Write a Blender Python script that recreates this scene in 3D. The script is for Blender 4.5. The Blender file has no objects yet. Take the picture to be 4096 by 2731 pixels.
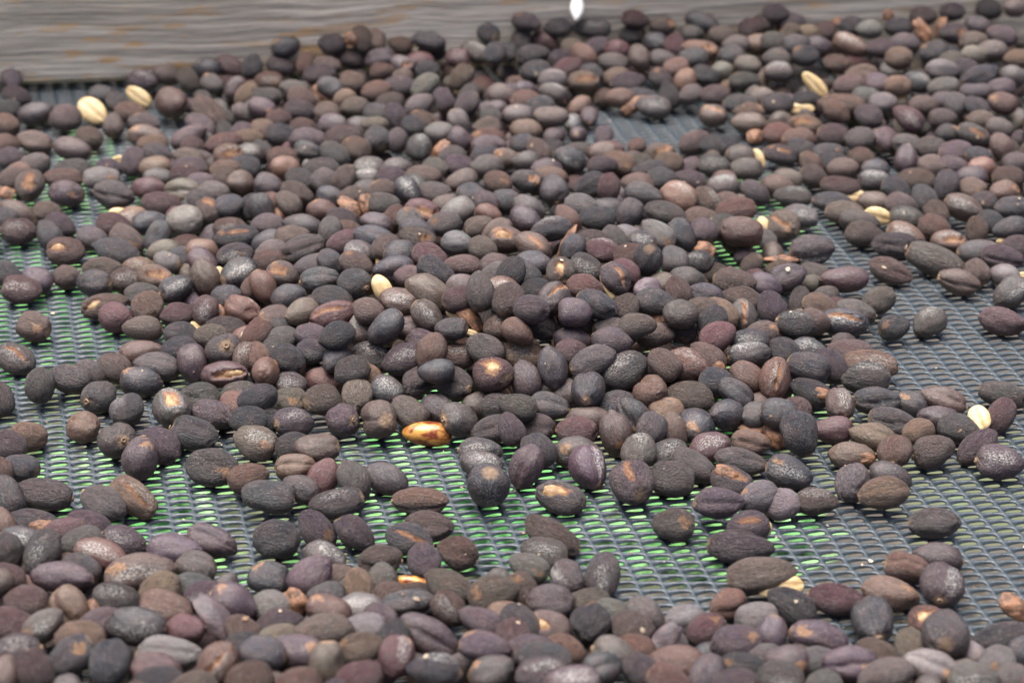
import bpy, math, random
import numpy as np
from mathutils import Vector, Matrix

scene = bpy.context.scene
rng = np.random.default_rng(7)
random.seed(7)

# ------------------------------------------------------------------ camera, light, exposure
F = 7907.0                      # focal length in pixels of the 4096 px wide photograph
CX, CY = 2048.0, 1365.5
HC = 0.291                      # camera height over the netting, metres
PITCH = math.radians(30.0)
cam_data = bpy.data.cameras.new('camera')
cam = bpy.data.objects.new('camera', cam_data)
scene.collection.objects.link(cam)
scene.camera = cam
cam.location = (0, 0, HC)
cam.rotation_euler = (math.radians(90) - PITCH, 0, 0)
cam_data.sensor_width = 36.0
cam_data.lens = F / 4096 * 36.0
cam_data.clip_start = 0.01
cam_data.clip_end = 200.0
cam_data.dof.use_dof = True
cam_data.dof.focus_distance = 0.537
cam_data.dof.aperture_fstop = 16.0
cam_data.dof.aperture_blades = 7

world = bpy.data.worlds.new('World')
scene.world = world
world.use_nodes = True
wn = world.node_tree
wn.nodes.clear()
wo = wn.nodes.new('ShaderNodeOutputWorld')
wb = wn.nodes.new('ShaderNodeBackground')
sky = wn.nodes.new('ShaderNodeTexSky')
sky.sky_type = 'NISHITA'
sky.sun_disc = False
SUN_EL, SUN_AZ = math.radians(80), math.radians(-60)
sky.sun_elevation = SUN_EL
sky.sun_rotation = SUN_AZ
sky.air_density = 0.7
sky.dust_density = 7.0
sky.ozone_density = 1.0
wb.inputs['Strength'].default_value = 0.08
wn.links.new(sky.outputs[0], wb.inputs[0])
wn.links.new(wb.outputs[0], wo.inputs[0])

sun_data = bpy.data.lights.new('sun', 'SUN')
sun_data.energy = 2.6
sun_data.angle = math.radians(50)
sun_data.color = (1.0, 0.975, 0.94)
sun = bpy.data.objects.new('sun', sun_data)
scene.collection.objects.link(sun)
sd = Vector((math.sin(SUN_AZ) * math.cos(SUN_EL), math.cos(SUN_AZ) * math.cos(SUN_EL), math.sin(SUN_EL)))
sun.rotation_euler = sd.to_track_quat('Z', 'Y').to_euler()

scene.view_settings.view_transform = 'Standard'
scene.view_settings.look = 'None'
scene.view_settings.gamma = 1
scene.view_settings.use_curve_mapping = False
scene.view_settings.exposure = 1.5

# ------------------------------------------------------------------ helpers
RIGHT = np.array([1.0, 0, 0])
UPC = np.array([0, math.sin(PITCH), math.cos(PITCH)])
FWD = np.array([0, math.cos(PITCH), -math.sin(PITCH)])
CAM = np.array([0, 0, HC])


def ray(x, y):                  # pixel of the photograph -> direction with unit depth
    return FWD + RIGHT * ((x - CX) / F) - UPC * ((y - CY) / F)


def ground(x, y, z=0.0):
    d = ray(x, y)
    return CAM + d * ((z - HC) / d[2])


def project(p):
    q = np.asarray(p) - CAM
    z = q @ FWD
    return CX + F * (q @ RIGHT) / z, CY - F * (q @ UPC) / z


def link(o, parent=None):
    scene.collection.objects.link(o)
    if parent is not None:
        o.parent = parent
    return o


def mesh_from(name, verts, faces, smooth=True):
    me = bpy.data.meshes.new(name)
    v = np.asarray(verts, dtype=np.float32)
    f = np.asarray(faces, dtype=np.int32)
    n, k = f.shape
    me.vertices.add(len(v))
    me.vertices.foreach_set('co', v.ravel())
    me.loops.add(n * k)
    me.loops.foreach_set('vertex_index', f.ravel())
    me.polygons.add(n)
    me.polygons.foreach_set('loop_start', np.arange(0, n * k, k, dtype=np.int32))
    me.polygons.foreach_set('use_smooth', np.full(n, smooth))
    me.update(calc_edges=True)
    me.validate()
    return me


def tag(o, label=None, category=None, group=None, kind=None):
    for k, v in (('label', label), ('category', category), ('group', group), ('kind', kind)):
        if v:
            o[k] = v


def sstep(a, b, x):
    t = np.clip((x - a) / (b - a), 0, 1)
    return t * t * (3 - 2 * t)


class Noise:                    # cheap smooth noise: a sum of random plane waves
    def __init__(self, r, n=10, freq=2.0):
        self.k = r.normal(0, freq, (n, 3))
        self.p = r.uniform(0, 6.28, n)
        self.a = 1 / math.sqrt(n)

    def __call__(self, p):
        return (np.sin(p @ self.k.T + self.p).sum(-1)) * self.a


# ------------------------------------------------------------------ node helpers
def new_mat(name):
    m = bpy.data.materials.new(name)
    m.use_nodes = True
    nt = m.node_tree
    nt.nodes.clear()
    out = nt.nodes.new('ShaderNodeOutputMaterial')
    b = nt.nodes.new('ShaderNodeBsdfPrincipled')
    nt.links.new(b.outputs[0], out.inputs[0])
    return m, nt, b


def nd(nt, kind, **kw):
    n = nt.nodes.new(kind)
    for k, v in kw.items():
        if k in n.inputs.keys():
            n.inputs[k].default_value = v
        else:
            setattr(n, k, v)
    return n


def math_node(nt, op, a, b=None, clamp=False):
    n = nt.nodes.new('ShaderNodeMath')
    n.operation = op
    n.use_clamp = clamp
    for i, v in enumerate((a, b)):
        if v is None:
            continue
        if isinstance(v, (int, float)):
            n.inputs[i].default_value = v
        else:
            nt.links.new(v, n.inputs[i])
    return n.outputs[0]


def mix(nt, fac, a, b, blend='MIX'):
    n = nt.nodes.new('ShaderNodeMix')
    n.data_type = 'RGBA'
    n.blend_type = blend
    for i, v in ((0, fac), (6, a), (7, b)):
        if isinstance(v, (int, float)):
            n.inputs[i].default_value = v
        elif isinstance(v, tuple):
            n.inputs[i].default_value = v if len(v) == 4 else (*v, 1)
        else:
            nt.links.new(v, n.inputs[i])
    return n.outputs[2]


def vmath(nt, op, a, b=None):
    n = nt.nodes.new('ShaderNodeVectorMath')
    n.operation = op
    for i, v in enumerate((a, b)):
        if v is None:
            continue
        if isinstance(v, tuple):
            n.inputs[i].default_value = v
        else:
            nt.links.new(v, n.inputs[i])
    return n


def ramp(nt, fac, lo, hi):
    n = nt.nodes.new('ShaderNodeMapRange')
    n.interpolation_type = 'SMOOTHSTEP'
    n.inputs['From Min'].default_value = lo
    n.inputs['From Max'].default_value = hi
    nt.links.new(fac, n.inputs['Value'])
    return n.outputs[0]


def noise(nt, vec, scale, detail=3.0, rough=0.6):
    n = nt.nodes.new('ShaderNodeTexNoise')
    n.inputs['Scale'].default_value = scale
    n.inputs['Detail'].default_value = detail
    n.inputs['Roughness'].default_value = rough
    nt.links.new(vec, n.inputs['Vector'])
    return n.outputs[0]


def cherry_material(name, per_object):
    m, nt, b = new_mat(name)
    lp = nd(nt, 'ShaderNodeAttribute', attribute_name='lp').outputs['Vector']
    cav = nd(nt, 'ShaderNodeAttribute', attribute_name='cav').outputs['Fac']
    if per_object:
        oi = nt.nodes.new('ShaderNodeObjectInfo')
        tint, alpha, rnd = oi.outputs['Color'], oi.outputs['Alpha'], oi.outputs['Random']
    else:
        at = nd(nt, 'ShaderNodeAttribute', attribute_name='tint')
        tint, alpha = at.outputs['Color'], at.outputs['Alpha']
        rnd = nd(nt, 'ShaderNodeAttribute', attribute_name='rnd').outputs['Fac']
    off = nt.nodes.new('ShaderNodeCombineXYZ')
    for i, k in enumerate((91.0, 53.0, 37.0)):
        nt.links.new(math_node(nt, 'MULTIPLY', rnd, k), off.inputs[i])
    base = vmath(nt, 'ADD', lp, off.outputs[0]).outputs[0]
    wtex = nd(nt, 'ShaderNodeTexNoise', Scale=1.6, Detail=2.0)
    nt.links.new(base, wtex.inputs['Vector'])
    warp = vmath(nt, 'MULTIPLY', vmath(nt, 'SUBTRACT', wtex.outputs['Color'], (0.5, 0.5, 0.5)).outputs[0], (2.2, 2.2, 2.2)).outputs[0]
    lng = vmath(nt, 'ADD', vmath(nt, 'ADD', vmath(nt, 'MULTIPLY', lp, (0.9, 3.6, 3.6)).outputs[0], warp).outputs[0], off.outputs[0]).outputs[0]
    streak = noise(nt, lng, 2.0, 5.0, 0.68)
    lng2 = vmath(nt, 'ADD', vmath(nt, 'MULTIPLY', lp, (0.9, 2.6, 2.6)).outputs[0], off.outputs[0]).outputs[0]
    cr = noise(nt, lng2, 1.5, 3.0, 0.55)
    crease = ramp(nt, math_node(nt, 'ABSOLUTE', math_node(nt, 'SUBTRACT', cr, 0.5)), 0.030, 0.0)
    blot = noise(nt, base, 1.25, 2.0, 0.5)
    blot2 = noise(nt, base, 2.6, 3.0, 0.6)
    speck = noise(nt, base, 11.0, 4.0, 0.7)
    fine = noise(nt, base, 30.0, 2.0, 0.6)
    col = mix(nt, ramp(nt, blot, 0.38, 0.66), tint, mix(nt, 0.28, tint, (0.085, 0.040, 0.034)))
    col = mix(nt, ramp(nt, blot2, 0.54, 0.74), col, mix(nt, 0.5, col, (0.035, 0.031, 0.036)))
    col = mix(nt, math_node(nt, 'MULTIPLY', ramp(nt, streak, 0.50, 0.72), 0.17), col, (0.18, 0.15, 0.14))
    col = mix(nt, math_node(nt, 'MULTIPLY', ramp(nt, streak, 0.48, 0.30), 0.38), col, (0.020, 0.016, 0.018))
    col = mix(nt, math_node(nt, 'MULTIPLY', crease, 0.5), col, (0.016, 0.012, 0.013))
    # pale dust: a haze of it in blotches, and single grains
    dust = math_node(nt, 'MULTIPLY', ramp(nt, speck, 0.50, 0.72), ramp(nt, blot2, 0.30, 0.66))
    col = mix(nt, math_node(nt, 'MULTIPLY', dust, 0.46), col, (0.36, 0.31, 0.27))
    grain = ramp(nt, fine, 0.62, 0.70)
    col = mix(nt, math_node(nt, 'MULTIPLY', grain, 0.6), col, (0.42, 0.36, 0.29))
    # the stalk end carries a lighter tip
    sx = nt.nodes.new('ShaderNodeSeparateXYZ')
    nt.links.new(lp, sx.inputs[0])
    tipf = math_node(nt, 'MULTIPLY', ramp(nt, math_node(nt, 'ADD', sx.outputs[0], math_node(nt, 'MULTIPLY', speck, 0.12)), 0.97, 1.06), 0.75)
    col = mix(nt, tipf, col, (0.26, 0.17, 0.10))
    # whitish and tan patches where the code in alpha asks for them
    wob = nd(nt, 'ShaderNodeTexNoise', Scale=3.0, Detail=3.0)
    nt.links.new(base, wob.inputs['Vector'])
    wv = vmath(nt, 'MULTIPLY', vmath(nt, 'SUBTRACT', wob.outputs['Color'], (0.5, 0.5, 0.5)).outputs[0], (0.9, 0.9, 0.9)).outputs[0]
    q = vmath(nt, 'ADD', lp, wv).outputs[0]
    d1 = vmath(nt, 'LENGTH', vmath(nt, 'MULTIPLY', vmath(nt, 'SUBTRACT', q, (0.15, 0.12, 0.98)).outputs[0], (0.8, 1.7, 1.0)).outputs[0]).outputs['Value']
    d2 = vmath(nt, 'LENGTH', vmath(nt, 'SUBTRACT', q, (0.58, -0.25, 0.68)).outputs[0]).outputs['Value']
    w_on = math_node(nt, 'MAXIMUM', ramp(nt, math_node(nt, 'ABSOLUTE', math_node(nt, 'SUBTRACT', alpha, 0.33)), 0.1, 0.05), ramp(nt, alpha, 0.9, 0.95))
    t_on = ramp(nt, alpha, 0.55, 0.6)
    wm = math_node(nt, 'MULTIPLY', math_node(nt, 'MULTIPLY', ramp(nt, d1, 0.95, 0.25), w_on), ramp(nt, speck, 0.42, 0.66))
    col = mix(nt, math_node(nt, 'MULTIPLY', wm, 0.8), col, (0.42, 0.41, 0.38))
    tm = math_node(nt, 'MULTIPLY', ramp(nt, d2, 0.36, 0.20), t_on)
    col = mix(nt, math_node(nt, 'MULTIPLY', tm, 0.72), col, mix(nt, ramp(nt, speck, 0.4, 0.6), (0.17, 0.08, 0.04), (0.34, 0.19, 0.09)))
    # torn skin: rusty rim, tan inside
    col = mix(nt, ramp(nt, cav, 0.15, 0.5), col, mix(nt, ramp(nt, cav, 0.55, 0.95), (0.17, 0.07, 0.035), mix(nt, ramp(nt, speck, 0.35, 0.65), (0.13, 0.055, 0.028), (0.34, 0.20, 0.095))))
    nt.links.new(col, b.inputs['Base Color'])
    rr = nt.nodes.new('ShaderNodeMapRange')
    rr.inputs['To Min'].default_value = 0.36
    rr.inputs['To Max'].default_value = 0.66
    nt.links.new(speck, rr.inputs['Value'])
    nt.links.new(rr.outputs[0], b.inputs['Roughness'])
    b.inputs['Specular IOR Level'].default_value = 0.6
    h = math_node(nt, 'ADD', math_node(nt, 'SUBTRACT', math_node(nt, 'MULTIPLY', streak, 0.8), math_node(nt, 'MULTIPLY', crease, 0.22)), math_node(nt, 'ADD', math_node(nt, 'MULTIPLY', speck, 0.45), math_node(nt, 'MULTIPLY', fine, 0.12)))
    bump = nt.nodes.new('ShaderNodeBump')
    rv = math_node(nt, 'FRACT', math_node(nt, 'MULTIPLY', rnd, 17.31))
    nt.links.new(math_node(nt, 'ADD', math_node(nt, 'MULTIPLY', rv, 0.75), 0.30), bump.inputs['Strength'])
    bump.inputs['Distance'].default_value = 0.0015
    nt.links.new(h, bump.inputs['Height'])
    nt.links.new(bump.outputs[0], b.inputs['Normal'])
    return m


MAT_CHERRY = cherry_material('dried_cherry_skin', True)
MAT_HEAP = cherry_material('dried_cherry_heap_skin', False)


def simple_material(name, ca, cb, scale, rough, bump=0.3, dist=0.0005, stretch=(1, 1, 1), cc=None, obj_rand=True):
    m, nt, b = new_mat(name)
    tc = nt.nodes.new('ShaderNodeTexCoord').outputs['Object']
    v = vmath(nt, 'MULTIPLY', tc, stretch).outputs[0]
    if obj_rand:
        oi = nt.nodes.new('ShaderNodeObjectInfo')
        off = nt.nodes.new('ShaderNodeCombineXYZ')
        nt.links.new(math_node(nt, 'MULTIPLY', oi.outputs['Random'], 7.0), off.inputs[0])
        v = vmath(nt, 'ADD', v, off.outputs[0]).outputs[0]
    n1 = noise(nt, v, scale, 4.0, 0.6)
    n2 = noise(nt, v, scale * 4, 3.0, 0.6)
    col = mix(nt, ramp(nt, n1, 0.38, 0.62), ca, cb)
    if cc:
        col = mix(nt, ramp(nt, n2, 0.58, 0.72), col, cc)
    nt.links.new(col, b.inputs['Base Color'])
    b.inputs['Roughness'].default_value = rough
    bp = nt.nodes.new('ShaderNodeBump')
    bp.inputs['Strength'].default_value = bump
    bp.inputs['Distance'].default_value = dist
    nt.links.new(math_node(nt, 'ADD', n1, math_node(nt, 'MULTIPLY', n2, 0.4)), bp.inputs['Height'])
    nt.links.new(bp.outputs[0], b.inputs['Normal'])
    return m


MAT_BEAN = simple_material('cream_bean', (0.42, 0.28, 0.12), (0.56, 0.43, 0.24), 1.6, 0.5, 0.3, 0.0004, cc=(0.34, 0.18, 0.07))
MAT_AMBER = simple_material('amber_bean', (0.13, 0.022, 0.008), (0.52, 0.26, 0.06), 1.5, 0.25, 0.25, 0.0004, cc=(0.30, 0.09, 0.02))
MAT_PARCH = simple_material('parchment', (0.22, 0.12, 0.055), (0.40, 0.28, 0.14), 1.8, 0.6, 0.4, 0.0004, cc=(0.16, 0.07, 0.03))
MAT_HUSK = simple_material('husk_skin', (0.07, 0.035, 0.022), (0.24, 0.115, 0.06), 1.8, 0.55, 0.6, 0.0008, cc=(0.33, 0.20, 0.11))
MAT_HUSK_DARK = simple_material('dark_husk_skin', (0.055, 0.042, 0.048), (0.095, 0.065, 0.068), 1.6, 0.55, 0.5, 0.0008)
MAT_SCAR = simple_material('stalk_scar', (0.13, 0.085, 0.05), (0.28, 0.19, 0.12), 14.0, 0.75, 0.5, 0.0003)
MAT_PETAL = simple_material('petal', (0.80, 0.80, 0.78), (0.86, 0.86, 0.84), 200, 0.6)


# ------------------------------------------------------------------ cherry meshes
def cherry_mesh(seed, nu, nv, groove=0.0, crack=False, opened=False, tip=0.0, name='cherry'):
    r = np.random.default_rng(seed)
    u = np.linspace(0, math.pi, nu)
    u[0], u[-1] = 0.03, math.pi - 0.03
    v = np.linspace(0, 2 * math.pi, nv, endpoint=False)
    U, V = np.meshgrid(u, v, indexing='ij')
    x = np.cos(U)
    rad = np.sin(U) ** r.uniform(0.78, 1.12)
    egg = (1 + r.uniform(-0.15, 0.15) * x)
    egg = egg / egg.max() ** 0.5
    y = rad * np.cos(V) * egg
    z = rad * np.sin(V) * egg
    P = np.stack([x, y, z], -1).reshape(-1, 3)
    n0 = P.copy()
    sc = 1 + 0.055 * Noise(r, 10, 1.3)(P) + 0.024 * Noise(r, 12, 3.2)(P)
    Q = P * np.array([0.6, 5.0, 5.0])
    wr = Noise(r, 26, 1.5)(Q)
    wr2 = Noise(r, 26, 3.0)(P * np.array([1.0, 3.6, 3.6]))
    amp = r.uniform(0.016, 0.040)
    sc += amp * (1 - np.abs(wr)) * 1.0 + 0.008 * wr2
    # shrunken flats between the two beans inside
    ang = np.arctan2(P[:, 2], P[:, 1])
    if groove > 0:
        wob = 0.10 * np.sin(2.1 * P[:, 0] + r.uniform(0, 6))
        for s, k in ((1, 1.0), (-1, 0.7)):
            da = np.abs((ang - (s * math.pi / 2 + wob) + math.pi) % (2 * math.pi) - math.pi)
            env = (1 - np.abs(P[:, 0]) ** 3)
            sc -= groove * k * (0.72 * np.exp(-(da / 0.40) ** 2) + 0.62 * np.exp(-(da / 0.08) ** 2)) * env
    dent = r.normal(0, 1, (5, 3))
    for dd in dent:
        dd = dd / np.linalg.norm(dd)
        dist = np.linalg.norm(n0 - dd, axis=1)
        sc -= r.uniform(0.0, 0.13) * np.exp(-(dist / r.uniform(0.28, 0.65)) ** 2)
    cav = np.zeros(len(P))
    if crack:
        wob = 0.16 * np.sin(1.7 * P[:, 0] + 0.6) + 0.02 * wr2
        da = np.abs((ang - (math.pi / 2 + wob) + math.pi) % (2 * math.pi) - math.pi)
        wdt = 0.17 * np.clip(1 - (np.abs(P[:, 0] - 0.08) / 0.86) ** 2, 0, 1) + 0.001
        c = sstep(1.25, 0.55, da / wdt) * (wdt > 0.02)
        lip = np.exp(-((da - wdt * 1.5) / 0.09) ** 2) * (wdt > 0.02)
        sc = sc + 0.05 * lip - 0.24 * c
        cav = c
    if opened:
        wob = 0.14 * wr2 + 0.12 * Noise(r, 12, 4.0)(P)
        ox_, oy_, ra, rb, tw = r.uniform(0.1, 0.5), r.uniform(-0.2, 0.2), r.uniform(0.42, 0.66), r.uniform(0.20, 0.36), r.uniform(-0.6, 0.6)
        qx, qy = P[:, 0] - ox_, P[:, 1] - oy_
        dd = np.sqrt(((qx * math.cos(tw) + qy * math.sin(tw)) / ra) ** 2 + ((qy * math.cos(tw) - qx * math.sin(tw)) / rb) ** 2) + 1.5 * wob
        c = sstep(1.12, 0.86, dd) * (P[:, 2] > 0)
        lip = np.exp(-((dd - 1.18) / 0.12) ** 2) * (P[:, 2] > 0)
        sc = sc + 0.05 * lip - 0.30 * c
        cav = c
    P = P * sc[:, None]
    # navel at +x and the point at -x
    e = np.exp(-((1 - n0[:, 0]) / 0.05) ** 2)
    P[:, 0] -= 0.035 * e
    e2 = np.exp(-((1 + n0[:, 0]) / 0.02) ** 2)
    P[:, 0] -= (0.03 + tip) * e2
    faces = []
    for i in range(nu - 1):
        a = i * nv + np.arange(nv)
        b_ = i * nv + (np.arange(nv) + 1) % nv
        faces.append(np.stack([a, b_, b_ + nv, a + nv], -1))
    faces = np.concatenate(faces)
    # caps
    top = len(P)
    P = np.vstack([P, P[:nv].mean(0), P[-nv:].mean(0)])
    n0 = np.vstack([n0, [1, 0, 0], [-1, 0, 0]])
    cav = np.append(cav, [0, 0])
    k = np.arange(0, nv, 2)
    c1 = np.stack([np.full(len(k), top), (k + 2) % nv, (k + 1) % nv, k], -1)
    o = (nu - 1) * nv
    c2 = np.stack([np.full(len(k), top + 1), o + k, o + (k + 1) % nv, o + (k + 2) % nv], -1)
    faces = np.vstack([faces, c1, c2])[:, ::-1]
    return P, faces, n0, cav


def cherry_data(name, args):
    P, fc, lp, cav = args
    me = mesh_from(name, P, fc)
    if len(me.vertices) == len(lp):
        a = me.attributes.new('lp', 'FLOAT_VECTOR', 'POINT')
        a.data.foreach_set('vector', lp.astype(np.float32).ravel())
        c = me.attributes.new('cav', 'FLOAT', 'POINT')
        c.data.foreach_set('value', cav.astype(np.float32))
    return me


HI = {}
LO = {}
NVAR = 11
for key, kw in (('plain', {}), ('groove', dict(groove=0.20)), ('soft', dict(groove=0.07)), ('crack', dict(crack=True)),
                ('open', dict(opened=True)), ('tip', dict(tip=0.10))):
    HI[key] = []
    LO[key] = []
    for i in range(NVAR if key in ('plain', 'groove', 'soft') else 5):
        seed = 100 + 17 * i + len(key) * 1000
        me = cherry_data('cherry_skin', cherry_mesh(seed, 46, 38, **kw))
        me.materials.append(MAT_CHERRY)
        HI[key].append(me)
        LO[key].append(cherry_mesh(seed, 22, 20, **kw))
FILL = [cherry_mesh(900 + i, 12, 12, groove=0.1) for i in range(6)]


def scar_mesh():
    n = 20
    rings = [(0.0, 0.012), (0.045, 0.0), (0.075, 0.03), (0.105, 0.055), (0.14, 0.045), (0.165, -0.01)]
    V, Fc = [(rings[0][1], 0, 0)], []
    r = np.random.default_rng(3)
    for rad, h in rings[1:]:
        for k in range(n):
            a = 2 * math.pi * k / n
            q = rad * (1 + 0.06 * r.normal())
            V.append((h, q * math.cos(a), q * math.sin(a)))
    for j in range(len(rings) - 2):
        for k in range(n):
            a, b_ = 1 + j * n + k, 1 + j * n + (k + 1) % n
            Fc.append((a, b_, b_ + n, a + n))
    for k in range(0, n, 2):
        Fc.append((0, 1 + (k + 2) % n, 1 + (k + 1) % n, 1 + k))
    me = mesh_from('stem_scar', V, Fc)
    me.materials.append(MAT_SCAR)
    return me


SCAR = scar_mesh()


def bean_mesh(seed, mat, thick=0.70):
    r = np.random.default_rng(seed)
    P, fc, lp, _ = cherry_mesh(seed, 34, 28)
    P[:, 2] *= 1.0
    Pn = lp * (1 + 0.02 * Noise(r, 8, 2.5)(lp))[:, None]
    Pn[:, 2] *= thick
    low = Pn[:, 2] < 0
    Pn[low, 2] *= 0.55
    g = np.exp(-(Pn[:, 1] / 0.07) ** 2) * (1 - np.abs(Pn[:, 0]) ** 4)
    Pn[low, 2] += (0.16 * g)[low]
    me = mesh_from('bean', Pn, fc)
    me.materials.append(mat)
    return me


BEANS = [bean_mesh(50 + i, MAT_BEAN) for i in range(4)]
AMBER = bean_mesh(60, MAT_AMBER, 0.9)
INNER = [bean_mesh(64 + i, MAT_PARCH, 0.9) for i in range(3)]


def husk_mesh(seed, mat, curl=1.0):
    """A torn piece of dry skin: part of an egg shell with ragged, curled edges and real thickness."""
    r = np.random.default_rng(seed)
    nu, nv = 22, 16
    U, V = np.meshgrid(np.linspace(-1, 1, nu), np.linspace(-1, 1, nv), indexing='ij')
    rag = 1 + 0.16 * Noise(r, 14, 4.0)(np.stack([U, V, U * 0 + seed], -1))
    wid = np.sqrt(np.clip(1 - (U * 0.93) ** 2, 0, 1))
    a = V * (1.15 + 0.35 * curl) * rag
    x = U * (1 + 0.10 * rag * np.abs(V))
    y = np.sin(a) * wid * 0.95
    z = (np.cos(a) * wid) * 0.75 - 0.45
    q = np.stack([x, y, z], -1)
    z = z + 0.10 * Noise(r, 12, 3.0)(q) + 0.20 * (U ** 2) * r.uniform(-1, 1)
    P = np.stack([x, y, z], -1).reshape(-1, 3)
    th = 0.05
    N = np.stack([np.zeros_like(a), np.sin(a), np.cos(a)], -1).reshape(-1, 3)
    P2 = P - N * th
    n = nu * nv
    idx = np.arange(n).reshape(nu, nv)
    f = np.stack([idx[:-1, :-1], idx[1:, :-1], idx[1:, 1:], idx[:-1, 1:]], -1).reshape(-1, 4)
    g = f[:, ::-1] + n
    rim = []
    for line in (idx[:, 0][::-1], idx[:, -1], idx[0, :], idx[-1, :][::-1]):
        for p, s in zip(line[:-1], line[1:]):
            rim.append((p, s, s + n, p + n))
    me = mesh_from('husk', np.vstack([P, P2]), np.vstack([f, g, np.array(rim)]))
    me.materials.append(mat)
    return me


HUSKS = [husk_mesh(70 + i, MAT_HUSK, c) for i, c in enumerate((1.0, 0.4, 1.3, 0.8))]
HUSKS_DARK = [husk_mesh(80 + i, MAT_HUSK_DARK, c) for i, c in enumerate((0.4, 0.2))]

# ------------------------------------------------------------------ how high the heap is, read in the photograph (mm)
HG = np.array([
    [0, 0, 2, 6, 10, 12, 14, 16, 16],
    [0, 0, 4, 8, 10, 10, 12, 14, 14],
    [0, 0, 5, 8, 8, 1, 5, 9, 11],
    [1, 1, 3, 7, 6, 0, 0, 5, 8],
    [1, 1, 5, 10, 10, 7, 0, 2, 5],
    [0, 0, 6, 13, 16, 12, 2, 0, 2],
    [0, 0, 6, 16, 20, 16, 3, 0, 0],
    [0, 1, 8, 16, 20, 16, 8, 0, 0],
    [0, 0, 5, 9, 11, 10, 6, 0, 0],
    [0, 0, 1, 2, 5, 5, 4, 0, 0],
    [0, 0, 0, 0, 0, 0, 0, 0, 0],
    [0, 0, 0, 0, 0, 0, 0, 0, 0],
    [2, 0, 0, 0, 0, 0, 0, 0, 0],
    [5, 3, 1, 1, 1, 0, 0, 0, 0],
    [9, 8, 7, 6, 4, 2, 0, 0, 0],
    [13, 12, 11, 10, 8, 6, 4, 3, 2],
    [16, 15, 14, 12, 10, 8, 7, 6, 6]], float)


def heap(px, py):
    gx = np.clip(px / 1.7415 / 294.0, 0, 7.999)
    gy = np.clip(py / 1.7415 / 100.0, 0, 15.999)
    i, j = int(gx), int(gy)
    a, b_ = gx - i, gy - j
    return 0.001 * ((HG[j, i] * (1 - a) + HG[j, i + 1] * a) * (1 - b_) + (HG[j + 1, i] * (1 - a) + HG[j + 1, i + 1] * a) * b_)


def heap_world(x, y):
    h = 0.0
    for _ in range(5):
        px, py = project((x, y, h))
        h = 0.5 * h + 0.5 * heap(px, py)
    return h


# ------------------------------------------------------------------ the board at the back
B0 = ground(122, 353.5, 0.0015)
B1 = ground(4096, 185, 0.0015)
bdir = (B1 - B0)[:2] / np.linalg.norm((B1 - B0)[:2])
bnor = np.array([bdir[1], -bdir[0]])           # towards the camera
board_rot = math.atan2(bdir[1], bdir[0])


def board_gap(p, rad):                          # > 0: clear of the board
    return (np.asarray(p)[..., :2] - B0[:2]) @ bnor - rad


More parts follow.
